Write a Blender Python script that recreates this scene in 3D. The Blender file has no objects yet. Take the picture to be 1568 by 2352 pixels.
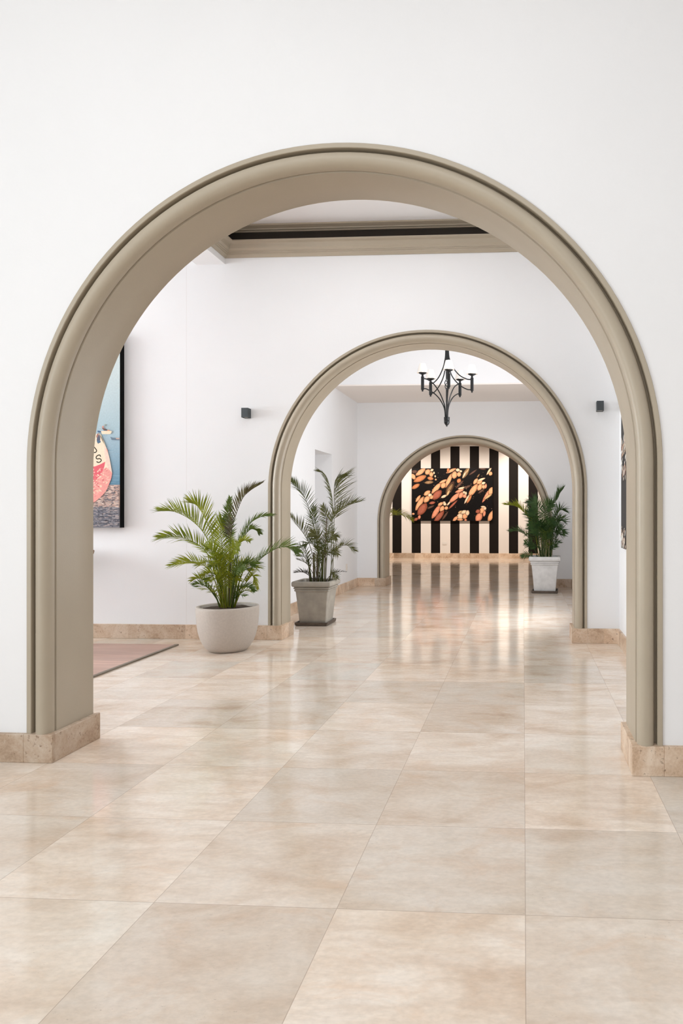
import bpy, bmesh, math, random
from mathutils import Vector, Matrix
random.seed(7)
C = bpy.context.scene.collection
scene = bpy.context.scene
PI = math.pi

# ------------------------------------------------------------------ camera
FPX = 1597.0
YAW = math.atan((1201.7 - 1107.0) / FPX)
cam_data = bpy.data.cameras.new('camera')
cam = bpy.data.objects.new('camera', cam_data)
C.objects.link(cam)
cam.location = (0.0, 0.0, 1.259)
cam.rotation_euler = (PI / 2, 0.0, YAW)
cam_data.sensor_fit = 'VERTICAL'
cam_data.sensor_height = 36.0
cam_data.sensor_width = 24.0
cam_data.lens = 36.0 * FPX / 2352.0
cam_data.shift_x = -(1107.0 - 784.0) / 2352.0
cam_data.shift_y = (1180.0 - 1176.0) / 2352.0
cam_data.clip_start = 0.05
scene.camera = cam

# ------------------------------------------------------------------ exposure, world, daylight
scene.view_settings.view_transform = 'Standard'
scene.view_settings.look = 'None'
scene.view_settings.gamma = 1.0
scene.view_settings.use_curve_mapping = False
scene.view_settings.exposure = 0.07
scene.cycles.max_bounces = 9
scene.cycles.diffuse_bounces = 6
scene.cycles.adaptive_threshold = 0.02
scene.cycles.sample_clamp_indirect = 8.0

world = bpy.data.worlds.new('sky')
scene.world = world
world.use_nodes = True
world.node_tree.nodes['Background'].inputs[0].default_value = (0.85, 0.93, 1.0, 1)
world.node_tree.nodes['Background'].inputs[1].default_value = 1.0

def area(name, loc, direction, sx, sy, power, color=(1, 1, 1)):
    d = bpy.data.lights.new(name, 'AREA')
    d.shape = 'RECTANGLE'
    d.size, d.size_y = sx, sy
    d.energy = power
    d.color = color
    o = bpy.data.objects.new(name, d)
    C.objects.link(o)
    o.location = loc
    o.rotation_euler = Vector(direction).to_track_quat('-Z', 'Y').to_euler()
    return o

DAY = (0.855, 0.945, 1.0)
# entrance hall (camera side): windows in the left wall, added fill behind the camera and overhead
area('window_and_fill_hall', (-5.9, -1.6, 2.0), (1, 0.15, 0), 3.8, 2.9, 176, DAY)
area('window_and_fill_hall', (-1.5, -5.9, 2.2), (0, 1, 0), 5.5, 3.0, 40, DAY)  # unseen fill added behind the camera to brighten the hall
area('added_ceiling_fill_hall', (-0.9, 0.2, 4.45), (0, 0, -1), 3.0, 3.0, 64, (0.93, 0.965, 1.0))  # added overhead fill that lifts the hall floor, no lamp known here
# lounge (between first and second wall): windows far to the left
area('window_daylight_lounge', (-11.3, 4.9, 2.0), (1, 0.06, 0.10), 2.4, 3.0, 440, (0.83, 0.94, 1.0))
area('added_ceiling_fill_lounge', (-1.2, 5.2, 4.08), (0, 0, -1), 2.2, 1.6, 27, (0.95, 0.97, 1.0))  # added fill under the coffer, brightens the middle wall and ceiling
# corridor room: window in the right wall
area('window_daylight_corridor', (0.80, 8.35, 1.62), (-1, 0.25, 0.08), 1.7, 2.2, 118, (0.90, 0.95, 1.0))
area('added_ceiling_fill_corridor', (-0.9, 8.0, 4.2), (0.2, 0.65, -1), 1.2, 1.2, 36, (0.97, 0.98, 1.0))  # added fill from above, brightens the wall round the third arch

def spot(name, loc, target, power, color, cone=120, blend=0.6, radius=0.06):
    d = bpy.data.lights.new(name, 'SPOT')
    d.energy, d.color, d.spot_size, d.spot_blend, d.shadow_soft_size = power, color, math.radians(cone), blend, radius
    o = bpy.data.objects.new(name, d); C.objects.link(o)
    o.location = loc
    o.rotation_euler = (Vector(target) - Vector(loc)).to_track_quat('-Z', 'Y').to_euler()
    return o
WARM = (1.0, 0.905, 0.80)
# striped hall: warm recessed ceiling spots washing the far wall
for x in (-4.6, -3.2, -1.8, -0.4, 1.0):
    spot('ceiling_spot', (x, 18.1, 3.12), (x, 19.6, 0.9), 122, WARM, 125, 0.9)
for x in (-3.0, 0.6):
    spot('ceiling_spot', (x, 14.6, 3.12), (x, 14.6, 0), 55, WARM, 140, 0.8)
spot('ceiling_spot', (-0.28, 18.9, 3.12), (-0.28, 19.6, 2.4), 16, WARM, 90, 0.8)

# ------------------------------------------------------------------ material helpers
def new_mat(name):
    m = bpy.data.materials.new(name)
    m.use_nodes = True
    nt = m.node_tree
    return m, nt, nt.nodes['Principled BSDF']

def simple(name, col, rough=0.5, noise=0.0, nscale=8.0, bump=0.0, bscale=200.0, metallic=0.0, spec=0.5):
    m, nt, p = new_mat(name)
    p.inputs['Roughness'].default_value = rough
    p.inputs['Metallic'].default_value = metallic
    p.inputs['Specular IOR Level'].default_value = spec
    p.inputs['Base Color'].default_value = (*col, 1)
    tc = nt.nodes.new('ShaderNodeTexCoord')
    if noise:
        n = nt.nodes.new('ShaderNodeTexNoise')
        n.inputs['Scale'].default_value = nscale
        n.inputs['Detail'].default_value = 5
        nt.links.new(tc.outputs['Object'], n.inputs['Vector'])
        r = nt.nodes.new('ShaderNodeMapRange')
        r.inputs[1].default_value, r.inputs[2].default_value = 0.3, 0.7
        r.inputs[3].default_value, r.inputs[4].default_value = 1 - noise, 1 + noise
        nt.links.new(n.outputs['Fac'], r.inputs[0])
        mx = nt.nodes.new('ShaderNodeVectorMath'); mx.operation = 'SCALE'
        mx.inputs[0].default_value = col
        nt.links.new(r.outputs[0], mx.inputs['Scale'])
        nt.links.new(mx.outputs[0], p.inputs['Base Color'])
    if bump:
        n = nt.nodes.new('ShaderNodeTexNoise')
        n.inputs['Scale'].default_value = bscale
        n.inputs['Detail'].default_value = 3
        nt.links.new(tc.outputs['Object'], n.inputs['Vector'])
        b = nt.nodes.new('ShaderNodeBump')
        b.inputs['Strength'].default_value = bump
        b.inputs['Distance'].default_value = 0.004
        nt.links.new(n.outputs['Fac'], b.inputs['Height'])
        nt.links.new(b.outputs[0], p.inputs['Normal'])
    return m

def ramp(nt, pts):
    r = nt.nodes.new('ShaderNodeValToRGB')
    e = r.color_ramp.elements
    e[0].position, e[0].color = pts[0][0], (*pts[0][1], 1)
    e[1].position, e[1].color = pts[-1][0], (*pts[-1][1], 1)
    for pos, col in pts[1:-1]:
        k = e.new(pos); k.color = (*col, 1)
    return r

def math_node(nt, op, a=None, b=None):
    n = nt.nodes.new('ShaderNodeMath'); n.operation = op
    for i, v in enumerate((a, b)):
        if v is None: continue
        if isinstance(v, (int, float)): n.inputs[i].default_value = v
        else: nt.links.new(v, n.inputs[i])
    return n.outputs[0]

def mix_col(nt, fac, a, b, mode='MIX'):
    n = nt.nodes.new('ShaderNodeMix'); n.data_type = 'RGBA'; n.blend_type = mode
    for sock, v in ((n.inputs[0], fac), (n.inputs[6], a), (n.inputs[7], b)):
        if isinstance(v, (int, float)): sock.default_value = v
        elif isinstance(v, tuple): sock.default_value = (*v, 1)
        else: nt.links.new(v, sock)
    return n.outputs[2]

def noise_tex(nt, vec, scale, detail=4, rough=0.55, dist=0.0):
    n = nt.nodes.new('ShaderNodeTexNoise')
    n.inputs['Scale'].default_value = scale
    n.inputs['Detail'].default_value = detail
    n.inputs['Roughness'].default_value = rough
    n.inputs['Distortion'].default_value = dist
    nt.links.new(vec, n.inputs['Vector'])
    return n.outputs['Fac']

def map_range(nt, v, a, b, c, d):
    r = nt.nodes.new('ShaderNodeMapRange')
    for i, x in enumerate((a, b, c, d)): r.inputs[i + 1].default_value = x
    nt.links.new(v, r.inputs[0])
    return r.outputs[0]

def mapping(nt, vec, scale=(1, 1, 1), loc=(0, 0, 0), rot=(0, 0, 0)):
    n = nt.nodes.new('ShaderNodeMapping')
    n.inputs['Scale'].default_value = scale
    n.inputs['Location'].default_value = loc
    n.inputs['Rotation'].default_value = rot
    nt.links.new(vec, n.inputs['Vector'])
    return n.outputs[0]

# travertine floor tiles, 0.6 m square, polished
def floor_material():
    m, nt, p = new_mat('travertine_floor')
    T = 0.6
    tc = nt.nodes.new('ShaderNodeTexCoord'); vec = tc.outputs['Object']
    sep = nt.nodes.new('ShaderNodeSeparateXYZ'); nt.links.new(vec, sep.inputs[0])
    u = math_node(nt, 'DIVIDE', math_node(nt, 'SUBTRACT', sep.outputs[0], 0.006), T)
    v = math_node(nt, 'DIVIDE', math_node(nt, 'SUBTRACT', sep.outputs[1], 0.385), T)
    iu, iv = math_node(nt, 'FLOOR', u), math_node(nt, 'FLOOR', v)
    fu, fv = math_node(nt, 'FRACT', u), math_node(nt, 'FRACT', v)
    def edge(f):
        return math_node(nt, 'MINIMUM', f, math_node(nt, 'SUBTRACT', 1.0, f))
    d = math_node(nt, 'MINIMUM', edge(fu), edge(fv))
    grout = map_range(nt, d, 0.0012, 0.0028, 1.0, 0.0)
    cell = nt.nodes.new('ShaderNodeCombineXYZ')
    nt.links.new(iu, cell.inputs[0]); nt.links.new(iv, cell.inputs[1])
    wn = nt.nodes.new('ShaderNodeTexWhiteNoise'); wn.noise_dimensions = '3D'
    nt.links.new(cell.outputs[0], wn.inputs['Vector'])
    # offset the veining differently in every tile
    off = nt.nodes.new('ShaderNodeVectorMath'); off.operation = 'SCALE'
    nt.links.new(wn.outputs['Color'], off.inputs[0]); off.inputs['Scale'].default_value = 30
    vv = nt.nodes.new('ShaderNodeVectorMath'); vv.operation = 'ADD'
    nt.links.new(vec, vv.inputs[0]); nt.links.new(off.outputs[0], vv.inputs[1])
    pos = vv.outputs[0]
    clouds = noise_tex(nt, mapping(nt, pos, (1.6, 2.6, 1)), 1.6, 5, 0.6, 0.4)
    streak = noise_tex(nt, mapping(nt, pos, (2.2, 9.0, 1)), 1.3, 6, 0.65, 0.6)
    fine = noise_tex(nt, mapping(nt, pos, (1, 1.6, 1)), 42, 4, 0.6)
    base = ramp(nt, [(0.28, (0.61, 0.465, 0.35)), (0.44, (0.725, 0.605, 0.495)), (0.60, (0.785, 0.69, 0.595)), (0.8, (0.79, 0.71, 0.63))])
    nt.links.new(clouds, base.inputs[0])
    str_c = map_range(nt, streak, 0.38, 0.56, 0.42, 0.0)
    str_c = math_node(nt, 'MULTIPLY', str_c, map_range(nt, wn.outputs['Value'], 0.0, 1.0, 0.25, 0.95))
    col = mix_col(nt, str_c, base.outputs[0], (0.535, 0.39, 0.285))
    # warm blotches
    blot = noise_tex(nt, mapping(nt, pos, (1, 1.4, 1), (7, 3, 0)), 3.1, 5, 0.65, 0.8)
    col = mix_col(nt, map_range(nt, blot, 0.54, 0.70, 0.0, 0.62), col, (0.69, 0.51, 0.375))
    # pale grey-green cast in some tiles
    sep2 = nt.nodes.new('ShaderNodeSeparateColor'); nt.links.new(wn.outputs['Color'], sep2.inputs[0])
    cast = math_node(nt, 'MULTIPLY', map_range(nt, sep2.outputs[1], 0.6, 0.98, 0.0, 0.5), map_range(nt, noise_tex(nt, pos, 2.4, 4, 0.6, 0.5), 0.42, 0.62, 0.0, 1.0))
    col = mix_col(nt, cast, col, (0.71, 0.685, 0.62))
    # tone of each tile
    tone = map_range(nt, wn.outputs['Value'], 0, 1, 0.87, 1.08)
    sc = nt.nodes.new('ShaderNodeVectorMath'); sc.operation = 'SCALE'
    nt.links.new(col, sc.inputs[0])
    nt.links.new(math_node(nt, 'MULTIPLY', tone, map_range(nt, fine, 0.3, 0.7, 0.93, 1.06)), sc.inputs['Scale'])
    col = sc.outputs[0]
    # pits and dark veins
    pit = noise_tex(nt, mapping(nt, pos, (1, 2.2, 1)), 55, 3, 0.7)
    zone = noise_tex(nt, mapping(nt, pos, (1.0, 2.6, 1), (0, 0, 0), (0, 0, 0.5)), 2.2, 4, 0.6, 0.5)
    pits = math_node(nt, 'MULTIPLY', map_range(nt, pit, 0.66, 0.72, 0, 0.75), map_range(nt, zone, 0.50, 0.62, 0, 1))
    col = mix_col(nt, pits, col, (0.26, 0.19, 0.14))
    col = mix_col(nt, math_node(nt, 'MULTIPLY', grout, 0.55), col, (0.30, 0.22, 0.16))
    nt.links.new(col, p.inputs['Base Color'])
    ro = math_node(nt, 'ADD', map_range(nt, streak, 0.3, 0.7, 0.135, 0.085), math_node(nt, 'MULTIPLY', grout, 0.12))
    ro = math_node(nt, 'ADD', ro, math_node(nt, 'MULTIPLY', pits, 0.4))
    nt.links.new(ro, p.inputs['Roughness'])
    p.inputs['IOR'].default_value = 1.5
    b = nt.nodes.new('ShaderNodeBump'); b.inputs['Strength'].default_value = 0.04; b.inputs['Distance'].default_value = 0.01
    nt.links.new(math_node(nt, 'SUBTRACT', math_node(nt, 'MULTIPLY', streak, 0.25), grout), b.inputs['Height'])
    # each tile is laid very slightly out of level
    g = nt.nodes.new('ShaderNodeNewGeometry')
    tl = nt.nodes.new('ShaderNodeVectorMath'); tl.operation = 'SUBTRACT'; tl.inputs[1].default_value = (0.5, 0.5, 0.5)
    nt.links.new(wn.outputs['Color'], tl.inputs[0])
    ts = nt.nodes.new('ShaderNodeVectorMath'); ts.operation = 'MULTIPLY'; ts.inputs[1].default_value = (0.004, 0.007, 0.0)
    nt.links.new(tl.outputs[0], ts.inputs[0])
    ad = nt.nodes.new('ShaderNodeVectorMath'); ad.operation = 'ADD'
    nt.links.new(g.outputs['Normal'], ad.inputs[0]); nt.links.new(ts.outputs[0], ad.inputs[1])
    nm = nt.nodes.new('ShaderNodeVectorMath'); nm.operation = 'NORMALIZE'
    nt.links.new(ad.outputs[0], nm.inputs[0]); nt.links.new(nm.outputs[0], b.inputs['Normal'])
    nt.links.new(b.outputs[0], p.inputs['Normal'])
    return m

def plinth_material():
    m, nt, p = new_mat('travertine_plinth')
    tc = nt.nodes.new('ShaderNodeTexCoord'); vec = tc.outputs['Object']
    sep = nt.nodes.new('ShaderNodeSeparateXYZ'); nt.links.new(vec, sep.inputs[0])
    s = math_node(nt, 'ADD', math_node(nt, 'DIVIDE', math_node(nt, 'SUBTRACT', sep.outputs[0], 0.035), 0.595),
                  math_node(nt, 'DIVIDE', math_node(nt, 'SUBTRACT', sep.outputs[1], 3.37), 0.595))
    cell = nt.nodes.new('ShaderNodeCombineXYZ')
    nt.links.new(math_node(nt, 'FLOOR', s), cell.inputs[0])
    wn = nt.nodes.new('ShaderNodeTexWhiteNoise'); nt.links.new(cell.outputs[0], wn.inputs['Vector'])
    off = nt.nodes.new('ShaderNodeVectorMath'); off.operation = 'SCALE'
    nt.links.new(wn.outputs['Color'], off.inputs[0]); off.inputs['Scale'].default_value = 20
    vv = nt.nodes.new('ShaderNodeVectorMath'); vv.operation = 'ADD'
    nt.links.new(vec, vv.inputs[0]); nt.links.new(off.outputs[0], vv.inputs[1])
    cl = noise_tex(nt, vv.outputs[0], 5, 6, 0.65, 0.6)
    fi = noise_tex(nt, vv.outputs[0], 70, 4, 0.7)
    r = ramp(nt, [(0.32, (0.37, 0.235, 0.14)), (0.47, (0.63, 0.455, 0.32)), (0.62, (0.78, 0.635, 0.50))])
    nt.links.new(math_node(nt, 'ADD', math_node(nt, 'MULTIPLY', cl, 0.75), math_node(nt, 'MULTIPLY', fi, 0.25)), r.inputs[0])
    sc = nt.nodes.new('ShaderNodeVectorMath'); sc.operation = 'SCALE'
    nt.links.new(r.outputs[0], sc.inputs[0])
    nt.links.new(map_range(nt, wn.outputs['Value'], 0, 1, 0.66, 1.14), sc.inputs['Scale'])
    spots = map_range(nt, noise_tex(nt, vv.outputs[0], 38, 3, 0.7), 0.60, 0.70, 0, 0.8)
    col = mix_col(nt, spots, sc.outputs[0], (0.20, 0.12, 0.07))
    nt.links.new(col, p.inputs['Base Color'])
    p.inputs['Roughness'].default_value = 0.45
    return m

M = {}
M['floor'] = floor_material()
M['plinth'] = plinth_material()
M['wall'] = simple('white_plaster', (0.835, 0.83, 0.835), 0.75, 0.012, 1.3, 0.12, 60, spec=0.25)
M['ceiling'] = simple('white_ceiling_paint', (0.86, 0.85, 0.85), 0.85, 0.01, 2, spec=0.2)
M['taupe'] = simple('taupe_gloss_paint', (0.42, 0.358, 0.272), 0.40, 0.03, 3, 0.10, 90)
M['recess'] = simple('dark_brown_recess', (0.030, 0.022, 0.016), 0.8)  # near-black brown for the gap strip between the two mouldings
M['soffit'] = simple('pale_taupe_ceiling_paint', (0.84, 0.775, 0.725), 0.8)
M['joint'] = simple('pale_plaster_joint', (0.76, 0.73, 0.71), 0.8)
M['black'] = simple('black_painted_metal', (0.006, 0.007, 0.008), 0.33, 0.1, 20)
M['slate'] = simple('dark_slate_metal', (0.055, 0.065, 0.07), 0.55, 0.1, 90)
M['edge_black'] = simple('black_picture_edge', (0.003, 0.003, 0.003), 0.7, spec=0.1)
M['stone_pot'] = simple('pale_grey_concrete', (0.50, 0.44, 0.385), 0.7, 0.05, 60, 0.15, 300)
M['grey_pot'] = simple('weathered_grey_terracotta', (0.36, 0.325, 0.275), 0.7, 0.16, 9, 0.3, 120)
M['white_pot'] = simple('whitewashed_terracotta', (0.64, 0.63, 0.62), 0.65, 0.09, 12, 0.2, 120)
M['soil'] = simple('dark_potting_soil', (0.060, 0.036, 0.022), 0.95, 0.5, 60, 0.8, 90)
M['saucer'] = simple('dark_clay', (0.085, 0.062, 0.046), 0.5, 0.25, 20)
M['metal_strip'] = simple('bronze_edge_strip', (0.22, 0.185, 0.14), 0.4, 0.1, 20, metallic=0.5)
M['outlet'] = simple('ivory_plastic', (0.78, 0.71, 0.64), 0.4)
M['white_plastic'] = simple('white_plastic', (0.80, 0.76, 0.72), 0.4)
M['chair_wood'] = simple('brown_varnished_wood', (0.17, 0.085, 0.045), 0.35, 0.2, 12)
M['cushion'] = simple('brown_woven_fabric', (0.30, 0.20, 0.14), 0.9, 0.1, 60)
M['cane'] = simple('palm_cane', (0.20, 0.17, 0.06), 0.5, 0.3, 30)
M['cane_brown'] = simple('brown_palm_cane', (0.12, 0.085, 0.045), 0.6, 0.3, 30)

def leaf_mat(name, c1, c2, trans=0.35):
    m, nt, p = new_mat(name)
    tc = nt.nodes.new('ShaderNodeTexCoord')
    f = noise_tex(nt, tc.outputs['Object'], 9, 3, 0.6)
    r = ramp(nt, [(0.35, c1), (0.65, c2)]); nt.links.new(f, r.inputs[0])
    nt.links.new(r.outputs[0], p.inputs['Base Color'])
    p.inputs['Roughness'].default_value = 0.5
    p.inputs['Specular IOR Level'].default_value = 0.3
    tr = nt.nodes.new('ShaderNodeBsdfTranslucent')
    br = nt.nodes.new('ShaderNodeVectorMath'); br.operation = 'MULTIPLY'
    br.inputs[1].default_value = (1.3, 1.35, 0.7)
    nt.links.new(r.outputs[0], br.inputs[0]); nt.links.new(br.outputs[0], tr.inputs[0])
    mix = nt.nodes.new('ShaderNodeMixShader'); mix.inputs[0].default_value = trans
    nt.links.new(p.outputs[0], mix.inputs[1]); nt.links.new(tr.outputs[0], mix.inputs[2])
    nt.links.new(mix.outputs[0], nt.nodes['Material Output'].inputs[0])
    return m
LEAF = {
 'a': leaf_mat('bright_palm_leaf', (0.135, 0.168, 0.008), (0.235, 0.265, 0.016)),
 'b': leaf_mat('yellow_green_palm_leaf', (0.165, 0.19, 0.009), (0.285, 0.30, 0.02)),
 'c': leaf_mat('mid_green_palm_leaf', (0.055, 0.095, 0.014), (0.105, 0.15, 0.025)),
 'd': leaf_mat('dark_brown_palm_leaf', (0.062, 0.046, 0.020), (0.10, 0.085, 0.034), 0.2),  # darker, browner leaf colour
 'e': leaf_mat('olive_palm_leaf', (0.066, 0.072, 0.018), (0.125, 0.122, 0.034), 0.2),
 'f': leaf_mat('dark_olive_palm_leaf', (0.044, 0.060, 0.012), (0.084, 0.10, 0.02), 0.2),
 'g': leaf_mat('withered_grey_palm_leaf', (0.05, 0.045, 0.035), (0.09, 0.08, 0.06), 0.1),
 'h': leaf_mat('deep_green_palm_leaf', (0.030, 0.068, 0.022), (0.062, 0.115, 0.034)),
}

def stripe_material():
    m, nt, p = new_mat('black_and_cream_stripes')
    tc = nt.nodes.new('ShaderNodeTexCoord')
    sep = nt.nodes.new('ShaderNodeSeparateXYZ'); nt.links.new(tc.outputs['Object'], sep.inputs[0])
    f = math_node(nt, 'FRACT', math_node(nt, 'DIVIDE', math_node(nt, 'ADD', sep.outputs[0], 3.168 + 5.518), 0.5518))
    blk = math_node(nt, 'LESS_THAN', f, 0.472)
    n = noise_tex(nt, tc.outputs['Object'], 90, 4, 0.7)
    rb = ramp(nt, [(0.3, (0.004, 0.003, 0.0025)), (0.7, (0.022, 0.016, 0.013))]); nt.links.new(n, rb.inputs[0])
    nt.links.new(mix_col(nt, blk, (0.83, 0.775, 0.73), rb.outputs[0]), p.inputs['Base Color'])
    p.inputs['Roughness'].default_value = 0.7
    p.inputs['Specular IOR Level'].default_value = 0.12
    return m
M['stripes'] = stripe_material()

def wood_floor_material():
    m, nt, p = new_mat('reddish_wood_boards')
    tc = nt.nodes.new('ShaderNodeTexCoord')
    g = noise_tex(nt, mapping(nt, tc.outputs['Object'], (1.2, 26, 1)), 1.5, 6, 0.65, 0.4)
    r = ramp(nt, [(0.3, (0.40, 0.235, 0.175)), (0.7, (0.62, 0.42, 0.345))]); nt.links.new(g, r.inputs[0])
    sep = nt.nodes.new('ShaderNodeSeparateXYZ'); nt.links.new(tc.outputs['Object'], sep.inputs[0])
    bd = math_node(nt, 'DIVIDE', sep.outputs[1], 0.13)
    wn = nt.nodes.new('ShaderNodeTexWhiteNoise'); wn.noise_dimensions = '1D'
    nt.links.new(math_node(nt, 'FLOOR', bd), wn.inputs['W'])
    sc = nt.nodes.new('ShaderNodeVectorMath'); sc.operation = 'SCALE'
    nt.links.new(r.outputs[0], sc.inputs[0])
    nt.links.new(map_range(nt, wn.outputs['Value'], 0, 1, 0.85, 1.1), sc.inputs['Scale'])
    nt.links.new(sc.outputs[0], p.inputs['Base Color'])
    p.inputs['Roughness'].default_value = 0.4
    return m
M['wood'] = wood_floor_material()

def print_material(name, rough=0.45, amp=0.2, scale=26):
    m, nt, p = new_mat(name)
    a = nt.nodes.new('ShaderNodeVertexColor'); a.layer_name = 'ink'
    tc = nt.nodes.new('ShaderNodeTexCoord')
    n = noise_tex(nt, tc.outputs['Object'], scale, 5, 0.7)
    s = nt.nodes.new('ShaderNodeVectorMath'); s.operation = 'SCALE'
    nt.links.new(a.outputs[0], s.inputs[0]); nt.links.new(map_range(nt, n, 0.3, 0.7, 1 - amp, 1 + amp), s.inputs['Scale'])
    nt.links.new(s.outputs[0], p.inputs['Base Color'])
    p.inputs['Roughness'].default_value = rough
    p.inputs['Specular IOR Level'].default_value = 0.12
    return m
M['print'] = print_material('printed_canvas')
M['print_boat'] = print_material('printed_boat_canvas', 0.5, 0.09, 70)

def shade_material():
    m, nt, p = new_mat('white_lamp_shade')
    p.inputs['Base Color'].default_value = (0.86, 0.83, 0.80, 1)
    p.inputs['Roughness'].default_value = 0.8
    tr = nt.nodes.new('ShaderNodeBsdfTranslucent'); tr.inputs[0].default_value = (0.9, 0.84, 0.78, 1)
    mx = nt.nodes.new('ShaderNodeMixShader'); mx.inputs[0].default_value = 0.28
    nt.links.new(p.outputs[0], mx.inputs[1]); nt.links.new(tr.outputs[0], mx.inputs[2])
    nt.links.new(mx.outputs[0], nt.nodes['Material Output'].inputs[0])
    return m
M['shade'] = shade_material()
def bulb_material():
    m, nt, p = new_mat('lit_bulb')
    p.inputs['Emission Color'].default_value = (1.0, 0.84, 0.66, 1)
    p.inputs['Emission Strength'].default_value = 4.0
    return m
M['bulb'] = bulb_material()

# ------------------------------------------------------------------ mesh helpers
class MB:
    def __init__(s):
        s.v, s.f, s.c = [], [], []
    def add(s, vs, fs, col=None):
        o = len(s.v)
        s.v += [tuple(x) for x in vs]
        s.f += [tuple(i + o for i in f) for f in fs]
        if col is not None:
            s.c += (list(col) if isinstance(col, list) else [col] * len(vs))
    def box(s, x0, x1, y0, y1, z0, z1):
        s.add([(x0, y0, z0), (x1, y0, z0), (x1, y1, z0), (x0, y1, z0), (x0, y0, z1), (x1, y0, z1), (x1, y1, z1), (x0, y1, z1)],
              [(3, 2, 1, 0), (4, 5, 6, 7), (0, 1, 5, 4), (1, 2, 6, 5), (2, 3, 7, 6), (3, 0, 4, 7)])
    def loft(s, rings, cap0=True, cap1=True, closed=True):
        n = len(rings[0]); vs = [p for r in rings for p in r]; fs = []
        for i in range(len(rings) - 1):
            for j in range(n if closed else n - 1):
                k = (j + 1) % n
                fs.append((i * n + j, i * n + k, (i + 1) * n + k, (i + 1) * n + j))
        if cap0: fs.append(tuple(range(n - 1, -1, -1)))
        if cap1: fs.append(tuple((len(rings) - 1) * n + j for j in range(n)))
        s.add(vs, fs)
    def lathe(s, prof, cx=0, cy=0, seg=48, cap0=True, cap1=True):
        s.loft([[(cx + r * math.cos(2 * PI * j / seg), cy + r * math.sin(2 * PI * j / seg), z) for j in range(seg)] for r, z in prof], cap0, cap1)
    def tube(s, pts, rad, seg=8):
        pts = [Vector(p) for p in pts]
        rings = []
        for i, p in enumerate(pts):
            t = (pts[min(i + 1, len(pts) - 1)] - pts[max(i - 1, 0)]).normalized()
            a = t.cross(Vector((0.31, 0.94, 0.12))).normalized(); b = t.cross(a)
            r = rad[i] if isinstance(rad, (list, tuple)) else rad
            rings.append([p + (a * math.cos(2 * PI * j / seg) + b * math.sin(2 * PI * j / seg)) * r for j in range(seg)])
        s.loft(rings)
    def square_rings(s, prof, rot=0.0, cap0=True, cap1=True):
        # prof: (half width, corner radius, z)
        rings = []
        for h, cr, z in prof:
            r = []
            for q, (sx, sy) in enumerate(((1, 1), (-1, 1), (-1, -1), (1, -1))):
                for k in range(4):
                    a = q * PI / 2 + k / 3 * PI / 2
                    x, y = sx * (h - cr) + cr * math.cos(a), sy * (h - cr) + cr * math.sin(a)
                    r.append((x * math.cos(rot) - y * math.sin(rot), x * math.sin(rot) + y * math.cos(rot), z))
            rings.append(r)
        s.loft(rings, cap0, cap1)
    def build(s, name, mat, parent=None, smooth=False, bevel=0.0, loc=None, fix=True, angle=40):
        me = bpy.data.meshes.new(name)
        me.from_pydata(s.v, [], s.f)
        if s.c:
            at = me.color_attributes.new('ink', 'FLOAT_COLOR', 'POINT')
            for i, c in enumerate(s.c): at.data[i].color = (*c, 1)
        me.materials.append(mat)
        if fix:
            bm = bmesh.new(); bm.from_mesh(me)
            bmesh.ops.recalc_face_normals(bm, faces=bm.faces)
            bm.to_mesh(me); bm.free()
        if smooth:
            for p in me.polygons: p.use_smooth = True
            me.set_sharp_from_angle(angle=math.radians(angle))
        o = bpy.data.objects.new(name, me)
        C.objects.link(o)
        if loc: o.location = loc
        if parent: o.parent = parent
        if bevel:
            b = o.modifiers.new('bevel', 'BEVEL'); b.width = bevel; b.segments = 2; b.limit_method = 'ANGLE'
        return o

def tag(o, label, cat, group=None):
    o['label'] = label; o['category'] = cat
    if group: o['group'] = group
    return o
def thing(name, label, cat, loc, rz=0.0, group=None):
    o = bpy.data.objects.new(name, None)
    C.objects.link(o); o.location = loc; o.rotation_euler = (0, 0, rz)
    o.empty_display_size = 0.1
    return tag(o, label, cat, group)
def struct(o, label=None):
    o['kind'] = 'structure'
    if label: o['label'] = label
    return o

def smooth_path(ctrl, n):
    # Catmull-Rom through control points, n samples
    P = [Vector(p) for p in ctrl]
    P = [P[0] * 2 - P[1]] + P + [P[-1] * 2 - P[-2]]
    segs = len(P) - 3
    out = []
    for i in range(n):
        t = i / (n - 1) * segs
        k = min(int(t), segs - 1); u = t - k
        a, b, c, d = P[k:k + 4]
        out.append(0.5 * ((2 * b) + (c - a) * u + (2 * a - 5 * b + 4 * c - d) * u * u + (3 * b - a - 3 * c + d) * u ** 3))
    return out

# ================================================================== STRUCTURE
# three parallel walls, each with a round arch:  (centre x, springing z, outer radius, front y, back y)
ARCH = [(-0.925, 1.500, 1.594, 3.400, 3.750), (-0.965, 1.490, 1.583, 6.820, 7.130), (-1.018, 1.100, 1.514, 11.960, 12.420)]
W = 0.122          # width of the moulded surround

def arch_path(cx, zc, r, z0, n=72):
    pts = [(cx - r, z0), (cx - r, (z0 + zc) / 2)]
    for i in range(n + 1):
        a = PI - PI * i / n
        pts.append((cx + r * math.cos(a), zc + r * math.sin(a)))
    pts += [(cx + r, (z0 + zc) / 2), (cx + r, z0)]
    return pts

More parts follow.
